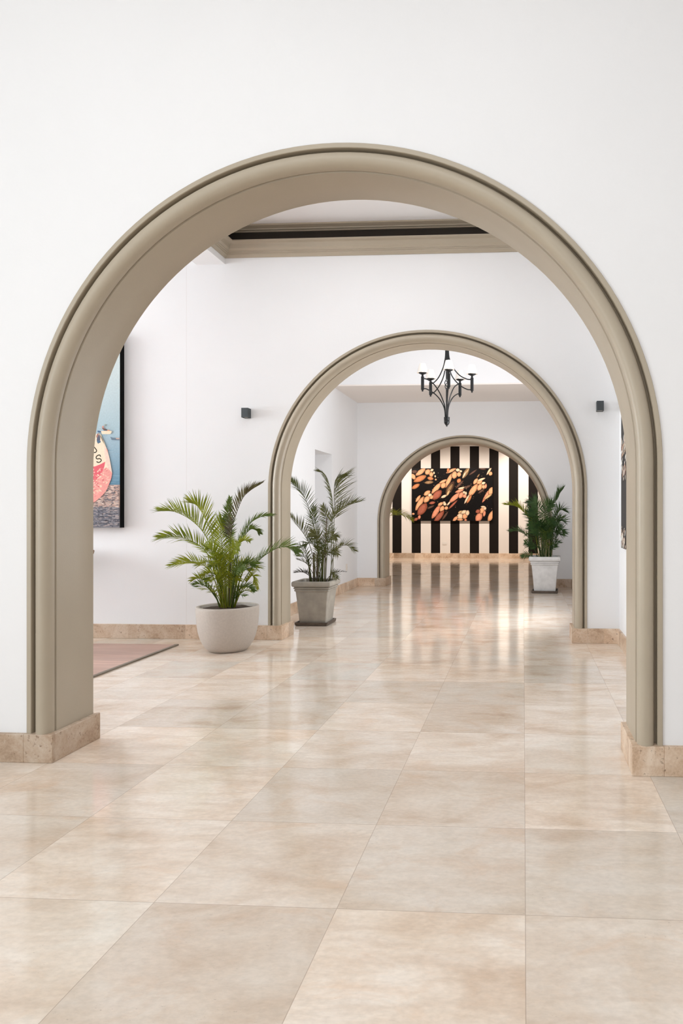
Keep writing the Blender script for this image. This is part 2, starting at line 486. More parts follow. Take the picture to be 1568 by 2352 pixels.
def arch_wall(name, k, x0, x1, ztop, mat, label):
    cx, zc, ro, yf, yb = ARCH[k]
    r = ro - 0.006
    path = arch_path(cx, zc, r, 0.0)
    b = MB()
    arc = path[2:-2]
    for y, flip in ((yf, False), (yb, True)):
        quads = [((x0, 0), (cx - r, 0), (cx - r, zc), (x0, zc)), ((cx + r, 0), (x1, 0), (x1, zc), (cx + r, zc)),
                 ((x0, zc), (cx - r, zc), (cx - r, ztop), (x0, ztop)), ((cx + r, zc), (x1, zc), (x1, ztop), (cx + r, ztop))]
        for q in quads: b.add([(x, y, z) for x, z in q], [(0, 1, 2, 3)])
        for i in range(len(arc) - 1):
            (xa, za), (xb, zb) = arc[i], arc[i + 1]
            b.add([(xa, y, za), (xb, y, zb), (xb, y, ztop), (xa, y, ztop)], [(0, 1, 2, 3)])
    # reveal and outer edges
    for i in range(len(path) - 1):
        (xa, za), (xb, zb) = path[i], path[i + 1]
        b.add([(xa, yf, za), (xb, yf, zb), (xb, yb, zb), (xa, yb, za)], [(0, 1, 2, 3)])
    b.add([(x0, yf, ztop), (x1, yf, ztop), (x1, yb, ztop), (x0, yb, ztop)], [(0, 1, 2, 3)])
    b.add([(x0, yf, 0), (x0, yf, ztop), (x0, yb, ztop), (x0, yb, 0)], [(0, 1, 2, 3)])
    b.add([(x1, yf, 0), (x1, yf, ztop), (x1, yb, ztop), (x1, yb, 0)], [(0, 1, 2, 3)])
    return struct(b.build(name, mat), label)

def arch_trim(name, k, label):
    cx, zc, ro, yf, yb = ARCH[k]
    rs = ro - W                       # radius of the soffit
    prof = [(0.122, -0.004), (0.122, 0.010), (0.119, 0.013), (0.099, 0.013), (0.0965, 0.010), (0.0960, -0.030), (0.089, -0.036), (0.0835, -0.030)]
    for i in range(11):               # the big round bead
        a = math.radians(12 + i * 16.5)
        prof.append((0.044 + 0.0405 * math.cos(a), -0.020 + 0.047 * math.sin(a)))
    prof += [(0.0045, -0.030), (0.0045, -0.034), (0.0115, -0.037), (0.0115, -0.041), (0.0, -0.044)]
    dep = yb - yf
    full = [(o, yf - d) for o, d in prof] + [(0.0, yf + dep * 0.5), (0.0, yb - 0.004), (0.004, yb + 0.004), (0.118, yb + 0.004), (0.122, yb - 0.004)]
    base = arch_path(cx, zc, rs, 0.142)
    rings = []
    for i, (x, z) in enumerate(base):
        if z <= zc + 1e-6 and (i < 3 or i > len(base) - 4):
            nx, nz = (-1, 0) if x < cx else (1, 0)
        else:
            nx, nz = (x - cx) / rs, (z - zc) / rs
        rings.append([(x + nx * o, y, z + nz * o) for o, y in full])
    b = MB(); b.loft(rings, False, False, closed=False)
    return struct(b.build(name, M['taupe'], smooth=True, angle=35), label)

def plinth(name, k, side, x_end, label):
    # stone skirting along one side of an arch wall; wraps round the jamb
    cx, zc, ro, yf, yb = ARCH[k]
    rs = ro - W
    hgt = 0.143
    b = MB()
    if side < 0:
        b.box(x_end, cx - ro - 0.004, yf - 0.028, yf + 0.002, 0, hgt)
        b.box(x_end, cx - ro - 0.004, yb - 0.002, yb + 0.022, 0, hgt)
        b.box(cx - ro - 0.004, cx - rs + 0.026, yf - 0.028, yb + 0.022, 0, hgt)
    else:
        b.box(cx + ro + 0.004, x_end, yf - 0.028, yf + 0.002, 0, hgt)
        b.box(cx + ro + 0.004, x_end, yb - 0.002, yb + 0.022, 0, hgt)
        b.box(cx + rs - 0.026, cx + ro + 0.004, yf - 0.028, yb + 0.022, 0, hgt)
    return struct(b.build(name, M['plinth'], bevel=0.003), label)

XR_B, XR_C, XL_C = 0.93, 0.835, -2.885
CEIL_A, CEIL_B, CEIL_C, CEIL_D = 4.5, 4.12, 4.25, 3.165

fb = MB(); fb.add([(-11.6, -6.2, 0), (3.4, -6.2, 0), (3.4, 19.9, 0), (-11.6, 19.9, 0)], [(0, 1, 2, 3)])
struct(fb.build('floor', M['floor'], fix=False), 'polished beige travertine tile floor running through all the arches')

arch_wall('wall_front', 0, -11.5, 3.2, CEIL_A + 0.05, M['wall'], 'white plaster wall with the nearest and largest arch')
arch_wall('wall_middle', 1, -11.5, 1.05, CEIL_C + 0.05, M['wall'], 'white plaster wall with the second arch')
arch_wall('wall_back', 2, -4.9, 1.6, CEIL_C + 0.05, M['wall'], 'white plaster wall with the third, smallest arch')
arch_trim('trim_1', 0, 'taupe moulded surround of the nearest arch')
arch_trim('trim_2', 1, 'taupe moulded surround of the second arch')
arch_trim('trim_3', 2, 'taupe moulded surround of the third arch')
plinth('baseboard_left', 0, -1, -11.4, 'stone skirting left of the nearest arch')
plinth('baseboard_right', 0, 1, 3.2, 'stone skirting right of the nearest arch')
plinth('baseboard_left', 1, -1, -11.4, 'stone skirting left of the second arch')
plinth('baseboard_right', 1, 1, XR_B, 'stone skirting right of the second arch')
plinth('baseboard_left', 2, -1, XL_C - 0.03, 'stone skirting left of the third arch')
plinth('baseboard_right', 2, 1, XR_C, 'stone skirting right of the third arch')

def slab(name, x0, x1, y0, y1, z0, z1, mat, label=None):
    b = MB(); b.box(x0, x1, y0, y1, z0, z1)
    return struct(b.build(name, mat), label)

# entrance hall round the camera
slab('wall_left', -6.3, -6.2, -6.2, 3.75, 0, CEIL_A, M['wall'], 'white left wall of the entrance hall')
slab('wall_right', 3.2, 3.3, -6.2, 3.75, 0, CEIL_A, M['wall'], 'white right wall of the entrance hall')
slab('wall_rear', -6.3, 3.3, -6.3, -6.2, 0, CEIL_A, M['wall'], 'white wall behind the camera')
slab('ceiling', -6.3, 3.3, -6.3, 3.75, CEIL_A, CEIL_A + 0.1, M['ceiling'], 'white ceiling of the entrance hall')

# lounge between first and second wall
slab('wall_right', XR_B, XR_B + 0.12, 3.75, 6.82, 0, CEIL_B + 0.1, M['wall'], 'white right wall between the nearest and the second arch')
slab('wall_left', -11.6, -11.5, 3.75, 6.82, 0, CEIL_B + 0.1, M['wall'], 'white left wall of the lounge')
slab('baseboard_right', XR_B - 0.022, XR_B + 0.01, 3.775, 6.80, 0, 0.143, M['plinth'], 'stone skirting along the right wall beyond the nearest arch')
slab('ceiling', -3.0, XR_B + 0.1, 3.75, 6.82, CEIL_B, CEIL_B + 0.1, M['ceiling'], 'white ceiling above the cornice')
slab('ceiling', -11.5, -3.27, 3.75, 6.82, 3.80, 3.90, M['ceiling'], 'white lower ceiling of the lounge')
slab('beam', -3.285, -2.99, 3.75, 6.82, 3.765, 4.2, M['wall'], 'white beam beside the cornice')
bpy.data.objects['beam'].name = 'trim_5'
seam = MB(); seam.box(-3.3915, -3.3885, 6.8195, 6.823, 0.143, 3.80)
struct(seam.build('trim_6', M['joint']), 'thin vertical plaster joint on the white wall')

def cornice():
    x0, x1, y0, y1 = -2.99, XR_B, 3.75, 6.82
    prof = [(-0.01, 3.824), (0.012, 3.824), (0.020, 3.838), (0.034, 3.848), (0.036, 3.861), (0.046, 3.864), (0.048, 3.874),
            (0.058, 3.877), (0.060, 3.887), (0.066, 3.894), (0.078, 3.904), (0.083, 3.918), (0.085, 3.936), (0.092, 3.950), (0.106, 3.960), (0.126, 3.963),
            (0.130, 3.968), (0.130, 3.980), (0.122, 3.983), (0.004, 3.983)]
    up = [(0.004, 4.052), (0.022, 4.052), (0.026, 4.058), (0.048, 4.064), (0.052, 4.072), (0.078, 4.080), (0.100, 4.086), (0.104, 4.092), (0.104, 4.102), (-0.01, 4.102)]
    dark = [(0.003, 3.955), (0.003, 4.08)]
    prof = [(p, 3.824 + (z - 3.824) * 0.86) for p, z in prof]
    up = [(p, z + 0.022) for p, z in up]
    def sweep(pr):
        rings = []
        for p, z in pr:
            rings.append([(x0 + p, y0 + p, z), (x1 - p, y0 + p, z), (x1 - p, y1 - p, z), (x0 + p, y1 - p, z)])
        b = MB(); b.loft(rings, False, False); return b
    o = struct(sweep(prof).build('trim_4', M['taupe'], smooth=True, angle=25), 'taupe stepped cornice with a dark cove under the ceiling')
    sweep(up).build('upper_moulding', M['taupe'], o, smooth=True, angle=25)
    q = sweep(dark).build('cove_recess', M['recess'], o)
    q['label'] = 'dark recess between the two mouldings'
cornice()

wf = MB(); wf.box(-11.45, -3.325, 3.80, 6.475, 0.0, 0.008)
struct(wf.build('floor_lounge', M['wood']), 'reddish wooden floor boards set beside the stone tiles')
st = MB(); st.box(-3.325, -3.292, 3.80, 6.475, 0.0, 0.012)
struct(st.build('trim_7', M['metal_strip'], bevel=0.004), 'bronze edging strip of the wooden floor')

# corridor room between second and third wall
def corridor_left():
    b = MB()
    xa, xb = XL_C - 0.45, XL_C
    y0, y1, n0, n1, nz = 7.13, 11.96, 9.489, 10.34, 2.153
    b.box(xa, xb, y0, n0, 0, CEIL_C); b.box(xa, xb, n1, y1, 0, CEIL_C); b.box(xa, xb, n0, n1, nz, CEIL_C)
    b.box(xa - 0.08, xa, n0 - 0.1, n1 + 0.1, 0, nz + 0.1)
    struct(b.build('wall_left', M['wall']), 'white left wall with a deep doorway recess beyond the second arch')
    q = MB(); q.box(xb - 0.01, xb + 0.022, y0 + 0.02, n0, 0, 0.143); q.box(xb - 0.01, xb + 0.022, n1, y1, 0, 0.143)
    q.box(xa, xb + 0.022, n1 - 0.02, n1 + 0.002, 0, 0.143)
    struct(q.build('baseboard_left', M['plinth'], bevel=0.003), 'stone skirting along the left wall beyond the second arch')
corridor_left()
slab('wall_right', XR_C, XR_C + 0.12, 7.13, 11.96, 0, CEIL_C, M['wall'], 'white right wall beyond the second arch')
slab('baseboard_right', XR_C - 0.022, XR_C + 0.01, 7.16, 11.94, 0, 0.143, M['plinth'], 'stone skirting along the right wall beyond the second arch')
slab('ceiling', XL_C - 0.1, XR_C + 0.1, 7.13, 11.96, CEIL_C, CEIL_C + 0.1, M['ceiling'], 'white ceiling above the chandelier')
def bulkhead():
    b = MB(); b.box(XL_C, XR_C, 10.37, 11.96, 3.21, CEIL_C)
    struct(b.build('ceiling_bulkhead', M['wall']), 'dropped white bulkhead in front of the third arch')
    q = MB(); q.box(XL_C, XR_C, 10.37, 11.96, 3.19, 3.21)
    struct(q.build('ceiling_soffit', M['soffit']), 'pale taupe underside of the dropped bulkhead')
bulkhead()

# striped hall at the far end
slab('wall_far', -6.6, 2.9, 19.60, 19.70, 0, CEIL_D + 0.1, M['stripes'], 'far wall painted in wide black and cream stripes')
fp = MB(); fp.box(-6.5, 2.8, 19.575, 19.605, 0, 0.143)
struct(fp.build('baseboard_far', M['plinth']), 'stone skirting under the striped wall')
slab('ceiling', -6.6, 2.9, 12.42, 19.7, CEIL_D, CEIL_D + 0.1, M['ceiling'], 'cream ceiling of the striped hall')
slab('wall_left', -6.6, -6.5, 12.42, 19.6, 0, CEIL_D, M['wall'], 'left wall of the striped hall')
slab('wall_right', 2.8, 2.9, 12.42, 19.6, 0, CEIL_D, M['wall'], 'right wall of the striped hall')
slab('wall_divider', -6.6, -4.85, 12.38, 12.43, 0, CEIL_D, M['wall'], 'end of the wall beside the third arch')
slab('wall_divider', 1.55, 2.9, 12.38, 12.43, 0, CEIL_D, M['wall'], 'end of the wall right of the third arch')

# ================================================================== THINGS
# ------------------------------------------------------------------ palms
def frond_mesh(ctrl, ll, N0, lift, rng, count=26, width=0.010, bare=0.34):
    # arching leaf stalk with two rows of narrow leaflets raised in a V
    b = MB()
    n = 44
    path = smooth_path(ctrl, n)
    b.tube(path, [0.0040 * (1 - i / (n - 1)) ** 0.8 + 0.0010 for i in range(n)], 6)
    N0 = Vector(N0).normalized()
    for k in range(count):
        t = bare + (1 - bare) * (k + 0.5) / count
        for side in (-1, 1):
            tt = min(0.998, t + rng.uniform(-0.006, 0.006))
            f = tt * (n - 1); i = min(int(f), n - 2); u = f - i
            p = path[i].lerp(path[i + 1], u)
            T = (path[i + 1] - path[i]).normalized()
            N = (N0 - T * T.dot(N0)).normalized()
            S = T.cross(N).normalized() * side
            s = (tt - bare) / (1 - bare)
            prof = (0.62 + 0.95 * s) if s < 0.40 else (1.0 - 0.62 * ((s - 0.40) / 0.60) ** 1.5)
            ln = ll * prof * rng.uniform(0.90, 1.08)
            ang = math.radians(58 - 34 * s + rng.uniform(-4, 4))
            lf = lift * (1 - 0.35 * s) + rng.uniform(-0.07, 0.07)
            Q = (S * math.cos(lf) + N * math.sin(lf)).normalized()
            d = (Q * math.sin(ang) + T * math.cos(ang)).normalized()
            sag = rng.uniform(0.05, 0.16) + (0.22 if rng.random() < 0.10 else 0)
            up = (N * math.cos(lf) - S * math.sin(lf)).normalized()
            wv = d.cross(up).normalized()
            wv = (wv + up * rng.uniform(-0.35, 0.35)).normalized()
            w = width * rng.uniform(0.85, 1.12)
            ws = (0.45, 0.95, 1.0, 0.72, 0.36, 0.04)
            vs = []
            for q in range(6):
                x = q / 5
                c = p + d * (ln * x) + Vector((0, 0, -1)) * (ln * sag * x * x)
                vs += [c - wv * (w * ws[q] / 2), c + wv * (w * ws[q] / 2)]
            b.add(vs, [(2 * q, 2 * q + 1, 2 * q + 3, 2 * q + 2) for q in range(5)])
    return b

def palm_fronds(root, fronds, rng, count=26, width=0.011, dz=0.0):
    for key, ctrl, ll, N, lift in fronds:
        c = [(x, y, z + dz) for x, y, z in ctrl]
        length = sum((Vector(c[i + 1]) - Vector(c[i])).length for i in range(len(c) - 1))
        bare = 0.34 if length > 0.75 else 0.42
        frond_mesh(c, ll, N, lift, rng, max(12, int(count * min(1.15, length / 0.95))), width, bare).build('frond', LEAF[key], root, fix=False)

def palm_filler(root, keys, n, rng, z0, reach, top, ll, count=16, spread=0.05, width=0.011):
    # shorter young fronds crowding the middle of the plant
    for i in range(n):
        a = 2 * PI * i / n + rng.uniform(-0.4, 0.4)
        r = reach * rng.uniform(0.5, 1.0); h = top * rng.uniform(0.55, 1.0)
        ca, sa = math.cos(a), math.sin(a)
        s0 = spread * rng.uniform(0.3, 1)
        ctrl = [(ca * s0, sa * s0, z0), (ca * (s0 + r * 0.2), sa * (s0 + r * 0.2), z0 + h * 0.55), (ca * (s0 + r * 0.55), sa * (s0 + r * 0.55), z0 + h * 0.92),
                (ca * (s0 + r), sa * (s0 + r), z0 + h * rng.uniform(0.82, 1.02))]
        N = Vector((-ca * 0.5, -sa * 0.5 - 0.3, 0.8))
        frond_mesh(ctrl, ll * rng.uniform(0.8, 1.1), N, rng.uniform(0.3, 0.9), rng, count, width, 0.34).build('frond', LEAF[keys[i % len(keys)]], root, fix=False)

def canes(root, specs, mat):
    for (x0, y0, z0, x1, y1, z1, r) in specs:
        b = MB()
        pts, rad = [], []
        for i in range(13):
            t = i / 12
            pts.append((x0 + (x1 - x0) * t, y0 + (y1 - y0) * t, z0 + (z1 - z0) * t))
            rad.append(r * (1.12 if i % 3 == 0 else 1.0) * (1 - 0.35 * t))
        b.tube(pts, rad, 8)
        b.build('cane', mat, root, smooth=True)

FRONDS_ROUND = [
    ('a', [(-0.036, 0.0, 0.399), (-0.12, 0.01, 0.806), (-0.223, 0.02, 1.063), (-0.361, 0.03, 1.204), (-0.525, 0.04, 1.282), (-0.671, 0.05, 1.29)], 0.25, (0.6, -0.3, 0.7), 1.0),
    ('b', [(-0.023, 0.0, 0.399), (-0.085, -0.024, 0.808), (-0.126, -0.048, 1.065), (-0.193, -0.072, 1.243), (-0.247, -0.096, 1.338), (-0.3, -0.12, 1.367)], 0.22, (0.7, -0.3, 0.5), 0.9),
    ('a', [(-0.027, -0.05, 0.406), (-0.1, -0.076, 0.774), (-0.179, -0.102, 0.94), (-0.309, -0.128, 1.029), (-0.438, -0.154, 1.061), (-0.56, -0.18, 1.047)], 0.2, (0.3, -0.5, 0.8), 0.55),
    ('b', [(-0.027, -0.05, 0.406), (-0.081, -0.09, 0.649), (-0.14, -0.13, 0.778), (-0.237, -0.17, 0.831), (-0.32, -0.21, 0.827), (-0.414, -0.25, 0.801)], 0.15, (0.2, -0.5, 0.85), 0.45),
    ('d', [(0.003, 0.0, 0.399), (0.012, 0.025, 0.754), (0.008, 0.05, 1.01), (0.017, 0.075, 1.165), (0.086, 0.1, 1.386), (0.156, 0.125, 1.478), (0.253, 0.15, 1.544)], 0.18, (-0.8, -0.25, 0.4), 0.95),
    ('c', [(0.027, 0.02, 0.397), (0.064, 0.028, 0.754), (0.1, 0.036, 0.985), (0.176, 0.044, 1.153), (0.278, 0.052, 1.23), (0.404, 0.06, 1.25)], 0.13, (-0.4, -0.4, 0.8), 0.5),
    ('c', [(0.054, 0.02, 0.397), (0.132, -0.01, 0.604), (0.248, -0.04, 0.773), (0.364, -0.07, 0.877), (0.503, -0.1, 0.954), (0.616, -0.13, 0.969), (0.715, -0.16, 0.921)], 0.17, (-0.4, -0.4, 0.8), 0.55),
    ('b', [(0.062, 0.0, 0.4), (0.138, -0.025, 0.554), (0.213, -0.05, 0.659), (0.275, -0.075, 0.7), (0.33, -0.1, 0.589)], 0.1, (-0.5, -0.25, 0.85), 0.8),
    ('b', [(-0.069, 0.0, 0.399), (-0.123, -0.025, 0.553), (-0.19, -0.05, 0.644), (-0.244, -0.075, 0.672), (-0.29, -0.1, 0.655)], 0.1, (0.5, -0.25, 0.85), 0.8),
    ('c', [(-0.071, 0.02, 0.396), (-0.115, -0.015, 0.5), (-0.164, -0.05, 0.581), (-0.213, -0.085, 0.619), (-0.268, -0.12, 0.619)], 0.09, (0.5, -0.25, 0.85), 0.8),
    ('c', [(0.001, 0.05, 0.393), (0.028, 0.08, 0.802), (0.082, 0.11, 1.008), (0.15, 0.14, 1.112), (0.192, 0.17, 1.111), (0.218, 0.2, 1.078)], 0.1, (-0.5, -0.25, 0.85), 0.8),
    ('a', [(-0.025, 0.05, 0.392), (-0.068, 0.088, 0.723), (-0.111, 0.125, 0.955), (-0.141, 0.163, 1.111), (-0.145, 0.2, 1.216)], 0.22, (0.5, -0.8, 0.1), 0.5),
    ('a', [(0.005, -0.05, 0.406), (-0.015, -0.092, 0.687), (-0.048, -0.135, 0.867), (-0.08, -0.178, 0.944), (-0.098, -0.22, 0.959)], 0.17, (0.4, -0.5, 0.6), 0.6),
    ('b', [(0.044, -0.05, 0.406), (0.074, -0.088, 0.738), (0.128, -0.125, 0.942), (0.208, -0.163, 1.019), (0.287, -0.2, 1.021)], 0.12, (-0.5, -0.25, 0.85), 0.8),
    ('a', [(0.025, -0.05, 0.406), (0.047, -0.1, 0.701), (0.088, -0.15, 0.868), (0.147, -0.2, 0.958), (0.206, -0.25, 0.973)], 0.18, (-0.2, -1, 0.3), 0.4),
    ('c', [(0.016, 0.0, 0.399), (0.078, -0.037, 0.632), (0.159, -0.075, 0.762), (0.239, -0.112, 0.816), (0.311, -0.15, 0.794)], 0.12, (-0.5, -0.25, 0.85), 0.8),
    ('b', [(0.005, -0.05, 0.406), (-0.015, -0.092, 0.611), (-0.048, -0.135, 0.703), (-0.092, -0.178, 0.732), (-0.136, -0.22, 0.71)], 0.11, (0.5, -0.25, 0.85), 0.8),
    ('c', [(0.029, 0.0, 0.4), (0.088, -0.03, 0.529), (0.166, -0.06, 0.596), (0.243, -0.09, 0.6), (0.299, -0.12, 0.566)], 0.09, (-0.5, -0.25, 0.85), 0.8),
    ('c', [(-0.012, 0.05, 0.393), (-0.027, 0.1, 0.878), (-0.042, 0.15, 1.112), (-0.084, 0.2, 1.269), (-0.085, 0.25, 1.416)], 0.11, (0.3, -1, 0.1), 0.35),
    ('c', [(0.038, -0.05, 0.406), (0.092, -0.1, 0.638), (0.139, -0.15, 0.743), (0.198, -0.2, 0.797), (0.256, -0.25, 0.777)], 0.11, (0, -1, 0.3), 0.35),
]
FRONDS_SQUARE = [
    ('e', [(0.186, 0.0, 0.477), (0.205, -0.02, 0.954), (0.217, -0.04, 1.271), (0.222, -0.06, 1.508), (0.24, -0.08, 1.633), (0.286, -0.1, 1.679)], 0.36, (1, -0.3, 0.1), 1.0),
    ('e', [(0.17, 0.0, 0.477), (0.183, -0.01, 1.017), (0.192, -0.02, 1.382), (0.162, -0.03, 1.572), (0.117, -0.04, 1.698), (0.048, -0.05, 1.758)], 0.2, (-0.9, -0.3, 0.2), 0.4),
    ('e', [(0.106, 0.0, 0.477), (0.132, 0.02, 1.016), (0.175, 0.04, 1.191), (0.251, 0.06, 1.287), (0.359, 0.08, 1.359), (0.484, 0.1, 1.4)], 0.25, (-0.4, -0.4, 0.8), 0.75),
    ('f', [(0.025, 0.0, 0.476), (0.012, -0.01, 0.89), (-0.05, -0.02, 1.208), (-0.127, -0.03, 1.446), (-0.205, -0.04, 1.549), (-0.274, -0.05, 1.635)], 0.22, (0.6, -0.4, 0.6), 0.5),
    ('e', [(0.017, 0.0, 0.476), (-0.067, 0.037, 0.824), (-0.144, 0.075, 0.982), (-0.238, 0.112, 1.094), (-0.35, 0.15, 1.223)], 0.22, (0.6, -0.4, 0.6), 0.9),
    ('e', [(0.154, 0.0, 0.477), (0.193, -0.025, 0.733), (0.264, -0.05, 0.861), (0.366, -0.075, 0.902), (0.468, -0.1, 0.841)], 0.15, (-0.5, -0.25, 0.85), 0.8),
    ('e', [(0.009, 0.0, 0.476), (-0.044, -0.04, 0.606), (-0.095, -0.08, 0.696), (-0.178, -0.12, 0.741)], 0.11, (0.5, -0.25, 0.85), 0.8),
    ('g', [(-0.007, 0.0, 0.476), (-0.06, -0.04, 0.543), (-0.127, -0.08, 0.593), (-0.21, -0.12, 0.593)], 0.09, (0.5, -0.25, 0.85), 0.8),
    ('f', [(0.034, 0.05, 0.471), (-0.001, 0.088, 0.821), (-0.045, 0.125, 1.013), (-0.089, 0.163, 1.19), (-0.084, 0.2, 1.337)], 0.16, (0, -1, 0.2), 0.35),
    ('e', [(0.08, -0.05, 0.481), (0.091, -0.088, 0.799), (0.086, -0.125, 0.958), (0.057, -0.163, 1.022), (0.006, -0.2, 1.046)], 0.16, (0, -1, 0.3), 0.35),
    ('e', [(0.088, -0.05, 0.481), (0.115, -0.088, 0.8), (0.157, -0.125, 0.958), (0.231, -0.163, 1.022), (0.289, -0.2, 1.0)], 0.16, (0, -1, 0.3), 0.35),
    ('f', [(0.08, -0.05, 0.481), (0.079, -0.1, 0.737), (0.054, -0.15, 0.865), (-0.01, -0.2, 0.93), (-0.057, -0.25, 0.901)], 0.14, (0.5, -0.25, 0.85), 0.8),
    ('f', [(0.08, -0.05, 0.481), (0.112, -0.133, 0.771), (0.129, -0.217, 0.9), (0.138, -0.3, 0.95)], 0.15, (0, -1, 0.1), 0.35),
    ('e', [(0.104, -0.05, 0.481), (0.131, -0.088, 0.705), (0.173, -0.125, 0.818), (0.247, -0.163, 0.867), (0.304, -0.2, 0.807)], 0.13, (0, -1, 0.4), 0.35),
    ('e', [(0.152, -0.05, 0.482), (0.193, -0.083, 0.58), (0.234, -0.117, 0.598), (0.275, -0.15, 0.539)], 0.1, (0, -1, 0.4), 0.35),
    ('e', [(0.061, 0.1, 0.466), (0.066, 0.138, 0.883), (0.088, 0.175, 1.077), (0.045, 0.212, 1.239), (0.0, 0.25, 1.354)], 0.15, (0, -1, 0.2), 0.35),
]
FRONDS_WHITE = [
    ('h', [(-0.039, 0.0, 0.46), (-0.007, -0.03, 1.008), (0.092, -0.06, 1.342), (0.2, -0.09, 1.496), (0.238, -0.12, 1.584), (0.291, -0.15, 1.653)], 0.24, (-0.5, -0.25, 0.85), 0.8),
    ('b', [(-0.095, 0.0, 0.46), (-0.151, -0.02, 0.918), (-0.263, -0.04, 1.186), (-0.374, -0.06, 1.32), (-0.485, -0.08, 1.386), (-0.628, -0.1, 1.402)], 0.22, (0.5, -0.25, 0.85), 0.8),
    ('h', [(0.027, 0.0, 0.46), (0.071, -0.025, 0.874), (0.18, -0.05, 1.053), (0.247, -0.075, 1.142), (0.308, -0.1, 1.131)], 0.22, (-0.5, -0.25, 0.85), 0.8),
    ('h', [(0.016, 0.0, 0.46), (0.05, 0.025, 0.962), (0.185, 0.05, 1.23), (0.25, 0.075, 1.32), (0.321, 0.1, 1.298)], 0.22, (-0.5, -0.25, 0.85), 0.8),
    ('h', [(-0.106, 0.0, 0.46), (-0.174, -0.037, 0.741), (-0.285, -0.075, 0.897), (-0.418, -0.112, 0.976), (-0.561, -0.15, 0.977)], 0.18, (0.5, -0.25, 0.85), 0.8),
    ('h', [(0.038, 0.0, 0.46), (0.092, -0.037, 0.719), (0.2, -0.075, 0.898), (0.254, -0.112, 0.999), (0.306, -0.15, 0.956)], 0.19, (-0.5, -0.25, 0.85), 0.8),
    ('h', [(-0.051, 0.0, 0.46), (-0.061, 0.025, 1.051), (-0.094, 0.05, 1.32), (-0.172, 0.075, 1.444), (-0.239, 0.1, 1.444)], 0.22, (0, -1, 0.2), 0.35),
    ('h', [(-0.039, 0.0, 0.46), (-0.019, -0.05, 1.008), (0.002, -0.1, 1.275), (0.066, -0.15, 1.407), (0.108, -0.2, 1.417)], 0.22, (0, -1, 0.2), 0.35),
    ('h', [(-0.073, 0.0, 0.46), (-0.13, -0.067, 0.964), (-0.197, -0.133, 1.209), (-0.22, -0.2, 1.341)], 0.22, (0, -1, 0.2), 0.35),
    ('h', [(-0.017, 0.0, 0.46), (0.024, -0.083, 0.92), (0.066, -0.167, 1.099), (0.149, -0.25, 1.144)], 0.2, (0, -1, 0.2), 0.35),
    ('h', [(-0.062, 0.0, 0.46), (-0.108, -0.083, 0.832), (-0.154, -0.167, 1.011), (-0.242, -0.25, 1.1)], 0.2, (0, -1, 0.2), 0.35),
    ('h', [(-0.039, 0.0, 0.46), (-0.042, -0.1, 0.877), (-0.056, -0.2, 1.055), (-0.08, -0.3, 1.144)], 0.2, (0, -1, 0.2), 0.35),
    ('h', [(-0.028, 0.0, 0.46), (0.002, -0.083, 0.788), (0.044, -0.167, 0.923), (0.106, -0.25, 0.948)], 0.18, (0, -1, 0.3), 0.35),
    ('h', [(-0.084, 0.0, 0.46), (-0.152, -0.067, 0.653), (-0.219, -0.133, 0.767), (-0.308, -0.2, 0.803)], 0.16, (0, -1, 0.3), 0.35),
    ('h', [(-0.095, 0.0, 0.46), (-0.174, -0.067, 0.564), (-0.263, -0.133, 0.612), (-0.362, -0.2, 0.583)], 0.12, (0, -1, 0.3), 0.35),
    ('h', [(0.016, 0.0, 0.46), (0.091, -0.067, 0.654), (0.155, -0.133, 0.768), (0.184, -0.2, 0.771)], 0.14, (0, -1, 0.3), 0.35),
]


# round concrete bowl, left of the second arch
def bowl_palm():
    rng = random.Random(3)
    t = thing('potted_palm', 'bushy bright green palm in a smooth round pale pot left of the second arch', 'potted plant', (-2.725, 6.273, 0))
    out = [(0.150, 0.0), (0.160, 0.002), (0.174, 0.010), (0.197, 0.034), (0.221, 0.072), (0.243, 0.122), (0.259, 0.182), (0.269, 0.250), (0.2745, 0.320), (0.2770, 0.385), (0.2770, 0.402), (0.2745, 0.408), (0.2700, 0.410)]
    inn = [(0.2440, 0.410), (0.2390, 0.407), (0.2365, 0.400), (0.2330, 0.370), (0.228, 0.330)]
    b = MB(); b.lathe(out + inn, seg=72)
    b.v = [(x, y, z) for x, y, z in b.v]
    b.build('pot', M['stone_pot'], t, smooth=True, angle=50)
    s = MB(); s.lathe([(0.001, 0.392), (0.08, 0.394), (0.16, 0.388), (0.2345, 0.385)], seg=40, cap1=False)
    s.v = [(x, y, z + rng.uniform(-0.004, 0.004)) for x, y, z in s.v]
    so = s.build('soil', M['soil'], t)
    palm_fronds(t, FRONDS_ROUND, rng, 34, 0.0105, -0.005)
    palm_filler(t, 'bacbcab', 18, rng, 0.39, 0.24, 0.52, 0.17, 18, 0.07, 0.009)
    palm_filler(t, 'bcb', 8, rng, 0.39, 0.26, 0.24, 0.13, 10, 0.08, 0.008)
    canes(t, [(-0.03, -0.02, 0.385, -0.05, -0.03, 0.62, 0.008), (0.0, 0.02, 0.385, 0.005, 0.03, 0.68, 0.010), (0.035, -0.01, 0.385, 0.06, -0.02, 0.60, 0.008), (0.02, 0.04, 0.385, 0.05, 0.07, 0.64, 0.009), (-0.015, -0.045, 0.385, -0.02, -0.06, 0.55, 0.011)], M['cane'])
bowl_palm()

